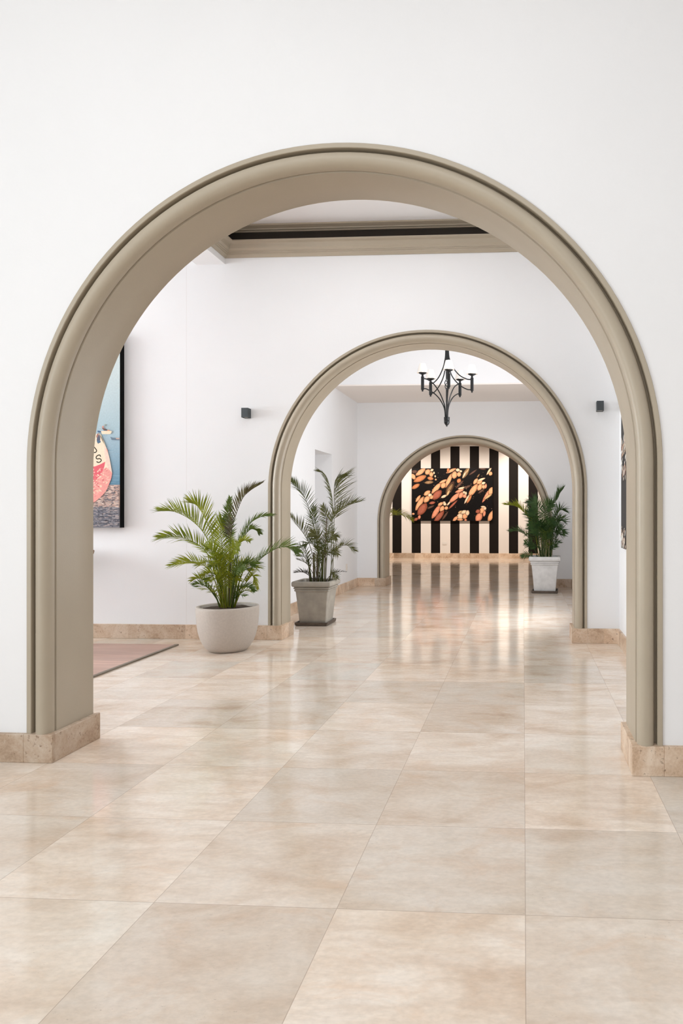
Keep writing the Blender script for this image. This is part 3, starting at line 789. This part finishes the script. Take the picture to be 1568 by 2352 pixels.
def square_pot(root, mat, s=1.0, hb=0.148, ht=0.222, H=0.485):
    b = MB()
    p = [(hb, 0.012, 0.0), (hb + 0.003, 0.014, 0.006), (hb + (ht - 0.038 - hb) * 0.5, 0.014, H * 0.385), (ht - 0.037, 0.014, H * 0.762),
         (ht - 0.028, 0.012, H * 0.772), (ht - 0.024, 0.012, H * 0.790), (ht - 0.027, 0.012, H * 0.808), (ht - 0.032, 0.012, H * 0.812), (ht - 0.030, 0.012, H * 0.818),
         (ht - 0.021, 0.012, H * 0.826), (ht - 0.017, 0.012, H * 0.842), (ht - 0.020, 0.012, H * 0.858), (ht - 0.027, 0.012, H * 0.864), (ht - 0.024, 0.012, H * 0.870),
         (ht - 0.006, 0.014, H * 0.884), (ht, 0.016, H * 0.905), (ht + 0.001, 0.016, H * 0.960), (ht - 0.003, 0.016, H * 0.990), (ht - 0.010, 0.016, H),
         (ht - 0.034, 0.014, H), (ht - 0.042, 0.012, H * 0.985), (ht - 0.050, 0.012, H * 0.85)]
    b.square_rings([(a * s, c * s, z * s) for a, c, z in p])
    b.build('pot', mat, root, smooth=True, angle=28)
    q = MB(); q.square_rings([((ht - 0.048) * s, 0.01, H * 0.90 * s), ((ht - 0.048) * s, 0.01, H * 0.925 * s)])
    q.build('soil', M['soil'], root)

def square_saucer(loc, rz, label, half=0.185, group=None):
    b = MB()
    b.square_rings([(half - 0.012, 0.012, 0.0), (half, 0.012, 0.006), (half + 0.004, 0.012, 0.036), (half - 0.002, 0.012, 0.040), (half - 0.014, 0.010, 0.038), (half - 0.020, 0.01, 0.014)])
    o = b.build('plant_saucer', M['saucer'], smooth=True, angle=30)
    o.location = loc; o.rotation_euler = (0, 0, rz)
    return tag(o, label, 'plant saucer', group)

def grey_square_palm():
    rng = random.Random(11)
    square_saucer((-2.375, 7.845, 0), 0.0, 'dark square saucer under the weathered grey square pot')
    t = thing('potted_palm', 'tall sparse olive palm in a weathered grey square pot behind the second arch', 'potted plant', (-2.368, 7.845, 0.0145))
    square_pot(t, M['grey_pot'], 1.0)
    palm_fronds(t, FRONDS_SQUARE, rng, 30, 0.0088, -0.0145)
    palm_filler(t, 'effe', 9, rng, 0.44, 0.24, 0.52, 0.16, 13, 0.08, 0.0085)
    palm_filler(t, 'geg', 4, rng, 0.44, 0.26, 0.16, 0.08, 8, 0.10, 0.008)
    canes(t, [(-0.08, 0.02, 0.43, -0.10, 0.02, 0.72, 0.008), (-0.03, 0.0, 0.43, -0.03, 0.0, 0.80, 0.013), (-0.005, 0.04, 0.43, 0.0, 0.04, 0.78, 0.012), (0.06, 0.02, 0.43, 0.085, 0.02, 0.92, 0.008),
              (0.095, -0.01, 0.43, 0.125, -0.02, 1.20, 0.008), (0.02, -0.05, 0.43, 0.03, -0.06, 0.70, 0.009)], M['cane_brown'])
grey_square_palm()

def white_square_palm():
    rng = random.Random(23)
    square_saucer((0.345, 11.22, 0), -0.07, 'dark square saucer under the whitewashed square pot', 0.205)
    t = thing('potted_palm', 'dense deep green palm in a whitewashed square pot, right of the third arch', 'potted plant', (0.345, 11.22, 0.0145))
    square_pot(t, M['white_pot'], 1.13, 0.148, 0.222, 0.50)
    t.rotation_euler = (0, 0, -0.05)
    palm_fronds(t, FRONDS_WHITE, rng, 30, 0.0125, -0.0145)
    palm_filler(t, 'hchh', 16, rng, 0.52, 0.28, 0.74, 0.22, 16, 0.10, 0.011)
    palm_filler(t, 'hc', 6, rng, 0.52, 0.30, 0.35, 0.14, 12, 0.10, 0.012)
    canes(t, [(-0.08 + 0.035 * i, rng.uniform(-0.06, 0.06), 0.50, -0.11 + 0.046 * i, rng.uniform(-0.08, 0.08), rng.uniform(0.95, 1.2), 0.010) for i in range(6)], M['cane'])
white_square_palm()

def hidden_palm():
    rng = random.Random(31)
    t = thing('potted_palm', 'palm in the striped hall, leaf tips just showing left of the barnacle picture', 'potted plant', (-3.42, 14.6, 0))
    b = MB(); b.lathe([(0.16, 0), (0.17, 0.004), (0.23, 0.30), (0.25, 0.42), (0.245, 0.43), (0.222, 0.43), (0.215, 0.36)], seg=40)
    b.build('pot', M['stone_pot'], t, smooth=True)
    s = MB(); s.lathe([(0.001, 0.395), (0.218, 0.39)], seg=32, cap1=False); s.build('soil', M['soil'], t)
    F = [('b', [(0.03, 0, 0.40), (0.16, 0, 0.85), (0.45, 0.0, 1.15), (0.75, -0.02, 1.27), (0.95, -0.04, 1.22), (1.09, -0.05, 1.13)], 0.20, (0, -0.6, 0.8), 0.3),
         ('b', [(0.03, 0, 0.40), (0.12, -0.1, 0.90), (0.35, -0.2, 1.22), (0.58, -0.3, 1.33), (0.80, -0.35, 1.28)], 0.20, (0, -0.7, 0.7), 0.3),
         ('a', [(-0.02, 0, 0.40), (-0.08, 0, 0.9), (-0.25, 0.05, 1.25), (-0.55, 0.1, 1.3)], 0.18, (0, -1, 0.5), 0.3),
         ('a', [(0, 0.03, 0.40), (0.0, 0.08, 0.9), (0.05, 0.25, 1.3), (0.1, 0.5, 1.4)], 0.18, (0, -1, 0.5), 0.3),
         ('a', [(0, -0.03, 0.40), (-0.05, -0.1, 0.9), (-0.1, -0.3, 1.15), (-0.15, -0.55, 1.1)], 0.18, (0, -1, 0.5), 0.3)]
    palm_fronds(t, F, rng, 22, 0.014)
hidden_palm()

# ------------------------------------------------------------------ chandelier
def chandelier():
    zc = CEIL_C
    t = thing('chandelier', 'black wrought iron chandelier with five small white shades', 'chandelier', (-0.945, 8.55, zc))
    m = M['black']
    def Z(z): return z - zc
    R = 0.318
    # stem: slim bundle of rods with a twisted cage
    b = MB()
    b.tube([(0, 0, Z(2.45)), (0, 0, Z(2.80))], 0.011, 10)
    b.tube([(0, 0, Z(2.92)), (0, 0, Z(3.9))], 0.012, 10)
    for k in range(5):
        a = 2 * PI * k / 5 + 0.3
        b.tube([(0.014 * math.cos(a), 0.014 * math.sin(a), Z(3.14)), (0.014 * math.cos(a), 0.014 * math.sin(a), Z(3.9))], 0.0055, 6)
    b.build('stem', m, t, smooth=True)
    tw = MB()
    for k in range(3):
        pts = []
        for i in range(17):
            u = i / 16; a = 2 * PI * k / 3 + u * PI * 1.6; r = 0.006 + 0.020 * math.sin(PI * u)
            pts.append((r * math.cos(a), r * math.sin(a), Z(2.79 + 0.14 * u)))
        tw.tube(pts, 0.0055, 6)
    tw.build('twisted_cage', m, t, smooth=True)
    f = MB(); f.lathe([(0.004, Z(2.336)), (0.010, Z(2.340)), (0.011, Z(2.352)), (0.020, Z(2.358)), (0.030, Z(2.372)), (0.035, Z(2.392)), (0.034, Z(2.406)), (0.032, Z(2.409)), (0.035, Z(2.412)), (0.036, Z(2.445)), (0.036, Z(2.452)), (0.030, Z(2.455))], seg=24)
    f.build('finial', m, t, smooth=True)
    c = MB(); c.lathe([(0.07, Z(4.25)), (0.07, Z(4.235)), (0.05, Z(4.215)), (0.014, Z(4.20))], seg=32)
    c.build('ceiling_rose', m, t, smooth=True)
    ch = MB(); ch.tube([(0, 0, Z(3.9)), (0, 0, Z(4.21))], 0.007, 8)
    ch.build('hanging_rod', m, t, smooth=True)
    for k in range(5):
        a = math.radians(-79.5 + 72 * k)        # -90 deg points towards the camera
        ca, sa = math.cos(a), math.sin(a)
        down = k in (0, 2, 4)
        def P(r, z): return (r * ca, r * sa, Z(z))
        b = MB()
        if down:
            curves = [[P(R - 0.012, 2.906), P(0.25, 2.895), P(0.17, 2.845), P(0.10, 2.755), P(0.055, 2.665), P(0.026, 2.58), P(0.018, 2.455)],
                      [P(R - 0.012, 2.782), P(0.26, 2.778), P(0.17, 2.735), P(0.10, 2.675), P(0.05, 2.60), P(0.028, 2.54), P(0.020, 2.455)]]
        else:
            curves = [[P(R - 0.012, 2.906), P(0.25, 2.915), P(0.16, 2.965), P(0.08, 3.06), P(0.04, 3.15), P(0.022, 3.26), P(0.018, 3.60)],
                      [P(R - 0.012, 2.782), P(0.25, 2.79), P(0.16, 2.845), P(0.08, 2.935), P(0.042, 3.02), P(0.022, 3.13), P(0.016, 3.45)]]
        for cv in curves: b.tube(smooth_path(cv, 30), 0.0072, 8)
        arm = b.build('arm', m, t, smooth=True)
        x, y = R * ca, R * sa
        q = MB(); q.lathe([(0.003, Z(2.744)), (0.010, Z(2.747)), (0.012, Z(2.754)), (0.009, Z(2.760)), (0.013, Z(2.764)), (0.0195, Z(2.768)), (0.0195, Z(2.925)), (0.013, Z(2.929)), (0.012, Z(2.955))], x, y, 20)
        q.build('candle_tube', m, arm, smooth=True)
        q = MB(); q.lathe([(0.010, Z(2.950)), (0.020, Z(2.953)), (0.046, Z(2.966)), (0.050, Z(2.974)), (0.046, Z(2.974)), (0.010, Z(2.962))], x, y, 28)
        q.build('drip_cup', m, arm, smooth=True)
        q = MB(); q.lathe([(0.068, Z(2.972)), (0.0375, Z(3.083)), (0.0360, Z(3.083)), (0.0665, Z(2.972)), (0.068, Z(2.972))], x, y, 40, False, False)
        q.build('lamp_shade', M['shade'], arm, smooth=True)
        q = MB(); q.lathe([(0.008, Z(2.965)), (0.013, Z(2.985)), (0.016, Z(3.010)), (0.011, Z(3.035)), (0.002, Z(3.048))], x, y, 16)
        q.build('bulb', M['bulb'], arm, smooth=True)
chandelier()

# ------------------------------------------------------------------ wall lamps
def wall_lamp(x, z, label):
    t = thing('wall_lamp', label, 'wall lamp', (x, 6.82, z), 0, 'square black wall lamps on the middle wall')
    b = MB()
    w, d, h, g = 0.033, 0.082, 0.047, 0.003
    y = -d
    b.box(-w, w, y, y + g, -h, h); b.box(-w, -w + g, y + g, 0, -h, h); b.box(w - g, w, y + g, 0, -h, h); b.box(-w + g, w - g, -g, 0, -h, h)
    b.build('lamp_body', M['slate'], t)
    q = MB(); q.box(-w + g, w - g, y + g, -g, -0.012, 0.012)
    q.build('lamp_holder', M['black'], t)
    for s in (-1, 1):
        q = MB(); q.box(-w + g, w - g, y + g, -g, s * (h - 0.008) - 0.001, s * (h - 0.008) + 0.001)
        q.build('lens', M['white_plastic'], t)
wall_lamp(-2.758, 2.262, 'small dark box wall lamp left of the second arch')
wall_lamp(0.738, 2.298, 'small dark box wall lamp right of the second arch')

# ------------------------------------------------------------------ wall outlets
def outlet(loc, rz, mat, label, w=0.06, h=0.04):
    t = thing('wall_outlet', label, 'outlet', loc, rz)
    b = MB(); b.box(-w, w, -0.010, 0.0, -h, h); b.build('cover_plate', mat, t, bevel=0.003)
    for s in (-1, 1):
        q = MB(); q.lathe([(0.017, 0.0), (0.017, 0.003)], seg=20)
        q.v = [(x + s * w * 0.45, -0.010 - z, y) for x, y, z in q.v]
        q.build('socket', mat, t, smooth=True)
outlet((XL_C, 11.195, 0.385), PI / 2, M['outlet'], 'small ivory wall outlet low on the left wall beyond the second arch', 0.04, 0.055)
outlet((-2.235, 19.60, 0.42), 0, M['white_plastic'], 'small cream wall outlet low on the striped wall')

# ------------------------------------------------------------------ armchair mostly hidden behind the left jamb
def armchair():
    t = thing('armchair', 'brown armchair on the wooden floor, almost hidden behind the nearest arch', 'chair', (-4.455, 6.08, 0.008))
    wd = M['chair_wood']
    for sx in (-1, 1):
        b = MB(); b.tube(smooth_path([(sx * 0.335, 0.345, 0.012), (sx * 0.315, 0.325, 0.05), (sx * 0.30, 0.30, 0.25), (sx * 0.285, 0.27, 0.44)], 12), [0.014, 0.011, 0.012, 0.014, 0.016, 0.018, 0.02, 0.021, 0.022, 0.022, 0.022, 0.022], 10)
        b.build('leg', wd, t, smooth=True)
        b = MB(); b.tube(smooth_path([(sx * 0.29, -0.25, 0.012), (sx * 0.285, -0.26, 0.2), (sx * 0.28, -0.27, 0.44)], 10), 0.02, 10)
        b.build('leg', wd, t, smooth=True)
        b = MB(); b.tube(smooth_path([(sx * 0.285, -0.25, 0.43), (sx * 0.30, -0.26, 0.58), (sx * 0.33, -0.2, 0.655), (sx * 0.34, 0.05, 0.66), (sx * 0.32, 0.25, 0.655), (sx * 0.30, 0.29, 0.60), (sx * 0.28, 0.27, 0.44)], 30), 0.021, 10)
        b.build('armrest', wd, t, smooth=True)
    b = MB(); b.square_rings([(0.27, 0.04, 0.40), (0.29, 0.05, 0.42), (0.29, 0.05, 0.46), (0.27, 0.05, 0.49)]); b.build('seat', M['cushion'], t, smooth=True)
    b = MB(); b.square_rings([(0.245, 0.02, -0.03), (0.25, 0.03, -0.01), (0.25, 0.03, 0.02), (0.24, 0.03, 0.035)])
    b.v = [(x * 0.72, z + 0.26 + 0.72 * (y + 0.25), 0.49 + (y + 0.25) * 0.80) for x, y, z in b.v]
    b.build('backrest', M['cushion'], t, smooth=True)
armchair()

# ------------------------------------------------------------------ pictures
def ellipse(b, cx, cz, a, w, deg, col, lvl, rect, n=18, shade=True, px=1.0):
    # a pointed oval plate of printed colour; lvl stacks ink layers a fraction of a millimetre apart
    x0, x1, z0, z1 = rect
    ca, sa = math.cos(math.radians(deg)), math.sin(math.radians(deg))
    def P(u, v):
        x, z = cx + u * ca - v * sa, cz + u * sa + v * ca
        return (min(max(x, x0), x1), -lvl, min(max(z, z0), z1))
    ring, mid = [], []
    for i in range(n):
        t = 2 * PI * i / n
        u, v = math.cos(t), math.sin(t)
        v *= (1 - 0.35 * abs(u) ** 3)
        ring.append(P(a * u, w * v)); mid.append(P(a * u * 0.55 - 0.02 * a, w * v * 0.5 + 0.12 * w))
    hi = tuple(min(1, c * 1.16 + 0.03) for c in col); lo = tuple(c * (0.62 if shade else 1) for c in col)
    vs = ring + mid + [P(-0.02 * a, 0.12 * w)]
    fs = [(i, (i + 1) % n, n + (i + 1) % n, n + i) for i in range(n)] + [(n + i, n + (i + 1) % n, 2 * n) for i in range(n)]
    b.add(vs, fs, [lo] * n + [col if not shade else hi] * n + [hi if shade else col])

BARNACLES = [
 (230,245,85,32,35,'P'),(350,245,45,35,50,'P'),(220,355,100,38,25,'O'),(410,285,30,35,0,'P'),(395,350,45,25,-10,'O'),(370,415,65,22,5,'G'),(420,215,25,18,30,'C'),(455,260,12,18,0,'C'),(475,315,12,14,0,'C'),(485,370,14,12,0,'P'),(110,320,30,45,30,'P'),(150,480,65,28,30,'O'),(130,240,45,24,0,'D'),
 (700,385,115,28,65,'P'),(740,225,80,20,25,'P'),(795,295,55,38,80,'P'),(870,285,35,30,80,'P'),(850,215,30,22,0,'C'),(900,235,20,16,0,'C'),(690,215,35,18,80,'O'),(720,510,115,42,60,'D'),(715,520,85,24,58,'G'),(690,590,50,16,62,'T'),(870,390,35,28,60,'O'),(880,450,80,18,45,'D'),
 (985,260,95,30,60,'G'),(960,290,60,12,62,'C'),(1010,230,45,10,60,'T'),(1100,255,70,12,35,'D'),(1255,195,55,15,-10,'D'),(1370,230,70,14,58,'C'),(1392,275,30,25,60,'P'),
 (495,510,105,32,48,'P'),(610,465,45,35,60,'P'),(605,400,60,18,25,'P'),(505,620,90,48,45,'R'),(620,645,45,18,25,'C'),
 (215,760,115,34,60,'P'),(190,680,60,20,55,'P'),(335,690,60,35,50,'P'),(340,590,55,30,35,'P'),(260,855,105,52,55,'R'),(390,625,25,30,80,'C'),(415,660,30,22,45,'P'),(425,750,45,20,10,'R'),(400,820,60,15,25,'D'),
 (800,665,105,32,42,'S'),(880,555,65,20,20,'S'),(905,625,50,30,60,'S'),(965,640,28,28,30,'S'),(955,580,20,18,0,'C'),(920,510,60,15,10,'C'),(985,595,25,14,90,'C'),(770,780,90,14,45,'R'),(700,760,40,12,50,'C'),(1010,490,60,16,25,'D'),
 (1105,545,110,38,55,'P'),(1215,495,55,32,60,'P'),(1210,410,45,28,30,'P'),(1275,430,30,18,20,'C'),(1280,490,28,30,45,'P'),(1312,480,35,16,80,'S'),(1145,400,50,24,55,'P'),(1000,690,75,14,62,'C'),(1040,690,70,18,60,'O'),(1240,560,60,15,35,'D'),(1240,370,60,15,20,'C'),(1190,310,34,9,55,'G'),
 (490,895,115,34,58,'S'),(590,850,50,30,70,'P'),(660,835,28,24,40,'P'),(565,770,45,22,30,'P'),(635,770,22,25,60,'C'),(625,740,20,10,0,'C'),(540,975,110,35,50,'R'),(640,960,80,15,55,'D'),
 (890,970,50,40,10,'C'),(970,965,45,35,60,'P'),(810,1010,50,22,45,'P'),(950,900,50,25,15,'C'),(1012,915,40,26,80,'C'),(890,1025,45,15,0,'P'),(980,1030,20,15,0,'S'),(890,900,34,16,30,'T'),
 (1200,985,75,45,65,'S'),(1255,875,50,35,60,'P'),(1290,925,45,18,80,'S'),(1185,890,35,28,20,'R'),(1300,840,20,25,0,'C'),(1270,815,35,13,0,'C'),
 (1335,620,130,22,58,'S'),(1400,560,60,35,70,'P'),(1350,650,70,16,35,'T'),(1400,965,90,35,65,'P'),(110,930,20,14,0,'P'),(210,985,30,20,70,'S'),(155,1020,40,20,30,'R')]
INK = {'P': (0.72, 0.34, 0.17), 'O': (0.50, 0.18, 0.065), 'R': (0.33, 0.085, 0.045), 'C': (0.78, 0.54, 0.36), 'D': (0.085, 0.035, 0.02), 'G': (0.25, 0.14, 0.06), 'T': (0.55, 0.36, 0.18), 'S': (0.70, 0.26, 0.15)}

def barnacle_print(W_, H_, sx, sz, ox, flip=False, seed=1, bright=1.0):
    # printed face spanning x -W_/2..W_/2, z 0..H_, looking along -y
    rng = random.Random(seed)
    rect = (-W_ / 2, W_ / 2, 0, H_)
    b = MB()
    b.add([(-W_ / 2, 0, 0), (W_ / 2, 0, 0), (W_ / 2, 0, H_), (-W_ / 2, 0, H_)], [(0, 1, 2, 3)], (0.006, 0.005, 0.005))
    lv = 0.0004
    for i, (x, y, a, w, deg, c) in enumerate(BARNACLES):
        cx, cz = (x - 82) * sx - ox, H_ - (y - 185) * sz
        ellipse(b, cx, cz, a * sx * 1.26, w * sz * 1.34, deg, (0.012, 0.007, 0.005), lv, rect, shade=False); lv += 0.00002
        ellipse(b, cx, cz, a * sx * 1.16, w * sz * 1.18, deg, tuple(v * bright for v in INK[c]), lv, rect); lv += 0.00002
    for i in range(230):
        q = rng.choice(BARNACLES)
        cx = (q[0] + rng.gauss(0, 75) - 82) * sx - ox; cz = H_ - (q[1] + rng.gauss(-15, 60) - 185) * sz
        if abs(cx) > W_ / 2 - 0.01 or not 0.01 < cz < H_ - 0.01: continue
        r = rng.uniform(0.003, 0.009)
        ellipse(b, cx, cz, r, r * 0.7, rng.uniform(0, 180), rng.choice([INK['C'], INK['T'], INK['G']]), lv, rect, 8); lv += 0.000005
    return b

def barnacle_picture():
    Wp, Hp, th = 2.292, 1.487, 0.055
    t = thing('wall_picture', 'unframed dark photograph of orange goose barnacles on the striped far wall', 'picture', (-2.014, 19.60, 1.057))
    q = MB(); q.box(-Wp / 2, Wp / 2, -th, -0.002, 0, Hp); q.build('canvas_block', M['edge_black'], t)
    b = barnacle_print(Wp, Hp, Wp / 1343, Hp / 860, Wp / 2)
    o = b.build('print', M['print'], t, fix=False); o.location = (0, -th - 0.0006, 0)
barnacle_picture()

def side_picture():
    # hangs on the right wall just beyond the nearest arch; seen as a narrow strip
    Wp, Hp, th = 1.9, 1.70, 0.03
    t = thing('wall_picture', 'dark photograph on the right wall, a thin strip seen beside the nearest arch', 'picture', (XR_B, 6.48 - Wp / 2, 0.945), -PI / 2)
    q = MB(); q.box(-Wp / 2, Wp / 2, -th, -0.002, 0, Hp); q.build('canvas_block', M['edge_black'], t)
    rng = random.Random(9)
    rect = (-Wp / 2, Wp / 2, 0, Hp)
    b = MB()
    b.add([(-Wp / 2, 0, 0), (Wp / 2, 0, 0), (Wp / 2, 0, Hp), (-Wp / 2, 0, Hp)], [(0, 1, 2, 3)], (0.018, 0.013, 0.011))
    lv = 0.0004
    cream = [(0.80, 0.70, 0.58), (0.72, 0.52, 0.38), (0.45, 0.28, 0.18), (0.85, 0.80, 0.72), (0.30, 0.14, 0.09)]
    for cx, cz, rx, rz, n in ((-0.80, 0.90, 0.22, 0.10, 70), (-0.78, 0.70, 0.2, 0.08, 34), (-0.82, 0.08, 0.2, 0.09, 60), (-0.2, 0.5, 0.28, 0.22, 70), (0.35, 1.1, 0.3, 0.2, 70), (0.6, 0.35, 0.25, 0.2, 60), (-0.25, 1.25, 0.25, 0.15, 50)):
        for i in range(n):
            x, z = cx + rng.gauss(0, rx * 0.6), cz + rng.gauss(0, rz * 0.6)
            if not (-Wp / 2 < x < Wp / 2 and 0 < z < Hp): continue
            a = rng.uniform(0.015, 0.05); lv += 0.00001
            ellipse(b, x, z, a * 1.15, a * 0.5, rng.uniform(30, 80), (0.02, 0.012, 0.01), lv, rect, 10, False); lv += 0.00001
            ellipse(b, x, z, a, a * 0.38, rng.uniform(30, 80), rng.choice(cream), lv, rect, 10)
    o = b.build('print', M['print'], t, fix=False); o.location = (0, -th - 0.0006, 0)
side_picture()

def boat_picture():
    # right edge at x = -4.036; local x from the right edge (negative = left), z from the lower edge
    Wp, Hp, th = 2.0, 1.93, 0.078
    t = thing('wall_picture', 'large photograph of a beached red and cream boat with a deep black edge', 'picture', (-4.036, 6.82, 1.119))
    q = MB(); q.box(-Wp, 0, -th, -0.002, 0, Hp); q.build('canvas_block', M['edge_black'], t)
    b = MB(); lv = [0.0]
    S = 0.00425
    def X(p): return (150 + p / 5.11 - 274.6) * S
    def Zq(p): return (1212.0 - 780 - p / 5.11) * S
    def poly(pts, col, cols=None):
        lv[0] += 0.00002
        b.add([(min(0, max(-Wp, x)), -lv[0], min(Hp, max(0, z))) for x, z in pts], [tuple(range(len(pts)))], cols if cols else [col] * len(pts))
    def band(z0, z1, c0, c1, n=1):
        lv[0] += 0.00002
        b.add([(-Wp, -lv[0], z0), (0, -lv[0], z0), (0, -lv[0], z1), (-Wp, -lv[0], z1)], [(0, 1, 2, 3)], [c0, c0, c1, c1])
    hz, sh = Zq(1030), Zq(1690)
    band(sh, hz, (0.13, 0.26, 0.36), (0.40, 0.52, 0.58))
    band(hz, Hp, (0.38, 0.50, 0.545), (0.68, 0.74, 0.72))
    band(Zq(1960), sh, (0.40, 0.29, 0.255), (0.46, 0.33, 0.29))
    band(0, Zq(1960), (0.22, 0.215, 0.235), (0.20, 0.20, 0.225))
    rng = random.Random(4)
    rect = (-Wp, 0, 0, Hp)
    for i in range(150):       # ripples
        z = rng.uniform(sh, hz); lv[0] += 0.000002
        ellipse(b, rng.uniform(-Wp + .1, -0.02), z, rng.uniform(.03, .10), 0.0022, rng.uniform(-3, 3), rng.choice([(0.26, 0.42, 0.52), (0.16, 0.29, 0.38)]), lv[0], rect, 8, False)
    for i in range(2600):      # shingle
        z = rng.uniform(0.01, sh - 0.006); lv[0] += 0.000002
        dark = z < Zq(1960)
        c = rng.choice([(0.34, 0.32, 0.33), (0.10, 0.10, 0.12), (0.20, 0.20, 0.23), (0.40, 0.34, 0.33), (0.15, 0.15, 0.18)] if dark else [(0.66, 0.47, 0.40), (0.19, 0.17, 0.18), (0.55, 0.37, 0.31), (0.28, 0.24, 0.24), (0.70, 0.55, 0.47)])
        ellipse(b, -0.02 - 0.9 * rng.random() ** 1.5, z, rng.uniform(.006, .028), rng.uniform(.0025, .0065), rng.uniform(-12, 12), c, lv[0], rect, 8, False)
    # small boats at anchor
    poly([(X(395), Zq(1040)), (X(535), Zq(1040)), (X(542), Zq(1055)), (X(520), Zq(1080)), (X(420), Zq(1078))], (0.82, 0.68, 0.50))
    poly([(X(360), Zq(1035)), (X(405), Zq(1040)), (X(410), Zq(1060)), (X(365), Zq(1058))], (0.10, 0.17, 0.27))
    for (x, y, a, w, d, c) in [(440, 1015, 24, 12, -30, (0.24, 0.12, 0.10)), (430, 990, 14, 12, 60, (0.62, 0.32, 0.24)), (460, 1028, 26, 8, 0, (0.09, 0.06, 0.06)), (460, 968, 14, 10, 30, (0.30, 0.34, 0.30)), (500, 1035, 20, 7, 0, (0.72, 0.34, 0.20)), (395, 1000, 10, 6, 0, (0.5, 0.55, 0.58))]:
        lv[0] += 0.00001; ellipse(b, X(x), Zq(y), a * S / 5.11, w * S / 5.11, d, c, lv[0], rect, 10, False)
    poly([(X(520), Zq(1112)), (X(560), Zq(1124)), (X(640), Zq(1126)), (X(640), Zq(1155)), (X(540), Zq(1152))], (0.17, 0.23, 0.29))
    poly([(X(585), Zq(1126)), (X(640), Zq(1128)), (X(640), Zq(1142)), (X(600), Zq(1142))], (0.60, 0.40, 0.32))
    # hull of the beached boat, bow towards the right
    hull = [(355, 1075), (405, 1080), (430, 1150), (470, 1235), (490, 1290), (508, 1350), (522, 1420), (535, 1490), (545, 1550), (535, 1610), (520, 1650), (482, 1740), (440, 1800), (400, 1840), (330, 1895), (200, 1930), (-1500, 1960), (-1500, 1040)]
    poly([(X(x), Zq(y)) for x, y in hull], (0.84, 0.70, 0.53))
    poly([(X(x), Zq(y)) for x, y in [(440, 1180), (470, 1235), (490, 1290), (522, 1420), (545, 1550), (505, 1510), (470, 1420), (450, 1300)]], (0.80, 0.60, 0.50))
    poly([(X(x), Zq(y)) for x, y in [(-1500, 1640), (330, 1468), (400, 1442), (460, 1410), (448, 1470), (430, 1520), (390, 1580), (340, 1650), (-1500, 1790)]], (0.72, 0.13, 0.16))
    poly([(X(x), Zq(y)) for x, y in [(-1500, 1790), (340, 1650), (390, 1580), (440, 1500), (470, 1480), (510, 1510), (545, 1550), (535, 1610), (520, 1650), (482, 1740), (440, 1800), (400, 1840), (330, 1895), (200, 1930), (-1500, 1960)]], (0.80, 0.34, 0.30))
    for i in range(190):       # flaking paint
        x, y = rng.uniform(120, 530), rng.uniform(1490, 1880)
        if x > 545 - max(0, y - 1600) * 0.85: continue
        lv[0] += 0.000002
        ellipse(b, X(x), Zq(y), rng.uniform(.006, .020), rng.uniform(.003, .009), rng.uniform(-60, 60), rng.choice([(0.84, 0.62, 0.48), (0.86, 0.46, 0.40), (0.72, 0.20, 0.20), (0.82, 0.55, 0.42)]), lv[0], rect, 8, False)
    for (x, y, a, w, d, c) in [(375, 1140, 55, 22, 85, (0.10, 0.11, 0.15)), (362, 1095, 30, 12, 70, (0.35, 0.17, 0.14)), (410, 1120, 70, 8, -58, (0.45, 0.36, 0.24)), (425, 1150, 80, 7, -62, (0.28, 0.22, 0.15)), (455, 1210, 60, 5, -70, (0.70, 0.55, 0.38)), (380, 1170, 24, 18, 0, (0.08, 0.14, 0.22)), (480, 1275, 30, 8, -70, (0.82, 0.42, 0.34))]:
        lv[0] += 0.00001; ellipse(b, X(x), Zq(y), a * S / 5.11, w * S / 5.11, d, c, lv[0], rect, 12, False)
    def stroke(pts, w, col):
        P = [Vector((x, 0, z)) for x, z in smooth2([(X(x), Zq(y)) for x, y in pts])]
        lv[0] += 0.00002
        vs = []
        for i, p in enumerate(P):
            d = (P[min(i + 1, len(P) - 1)] - P[max(i - 1, 0)]).normalized()
            n = Vector((-d.z, 0, d.x)) * w / 2
            vs += [(p.x - n.x, -lv[0], p.z - n.z), (p.x + n.x, -lv[0], p.z + n.z)]
        b.add(vs, [(2 * i, 2 * i + 1, 2 * i + 3, 2 * i + 2) for i in range(len(P) - 1)], col)
    def smooth2(p): return [(v.x, v.z) for v in smooth_path([(x, 0, z) for x, z in p], 40)]
    ink = (0.055, 0.045, 0.025)
    stroke([(402, 1352), (392, 1332), (370, 1334), (350, 1348), (346, 1368), (362, 1378), (385, 1374), (404, 1382), (408, 1400), (392, 1416), (368, 1420), (350, 1408)], 0.0105, ink)
    stroke([(312, 1232), (326, 1240), (338, 1256), (350, 1272), (348, 1290), (332, 1300), (312, 1300)], 0.0105, ink)
    o = b.build('print', M['print_boat'], t, fix=False); o.location = (0, -th - 0.0003, 0)
boat_picture()
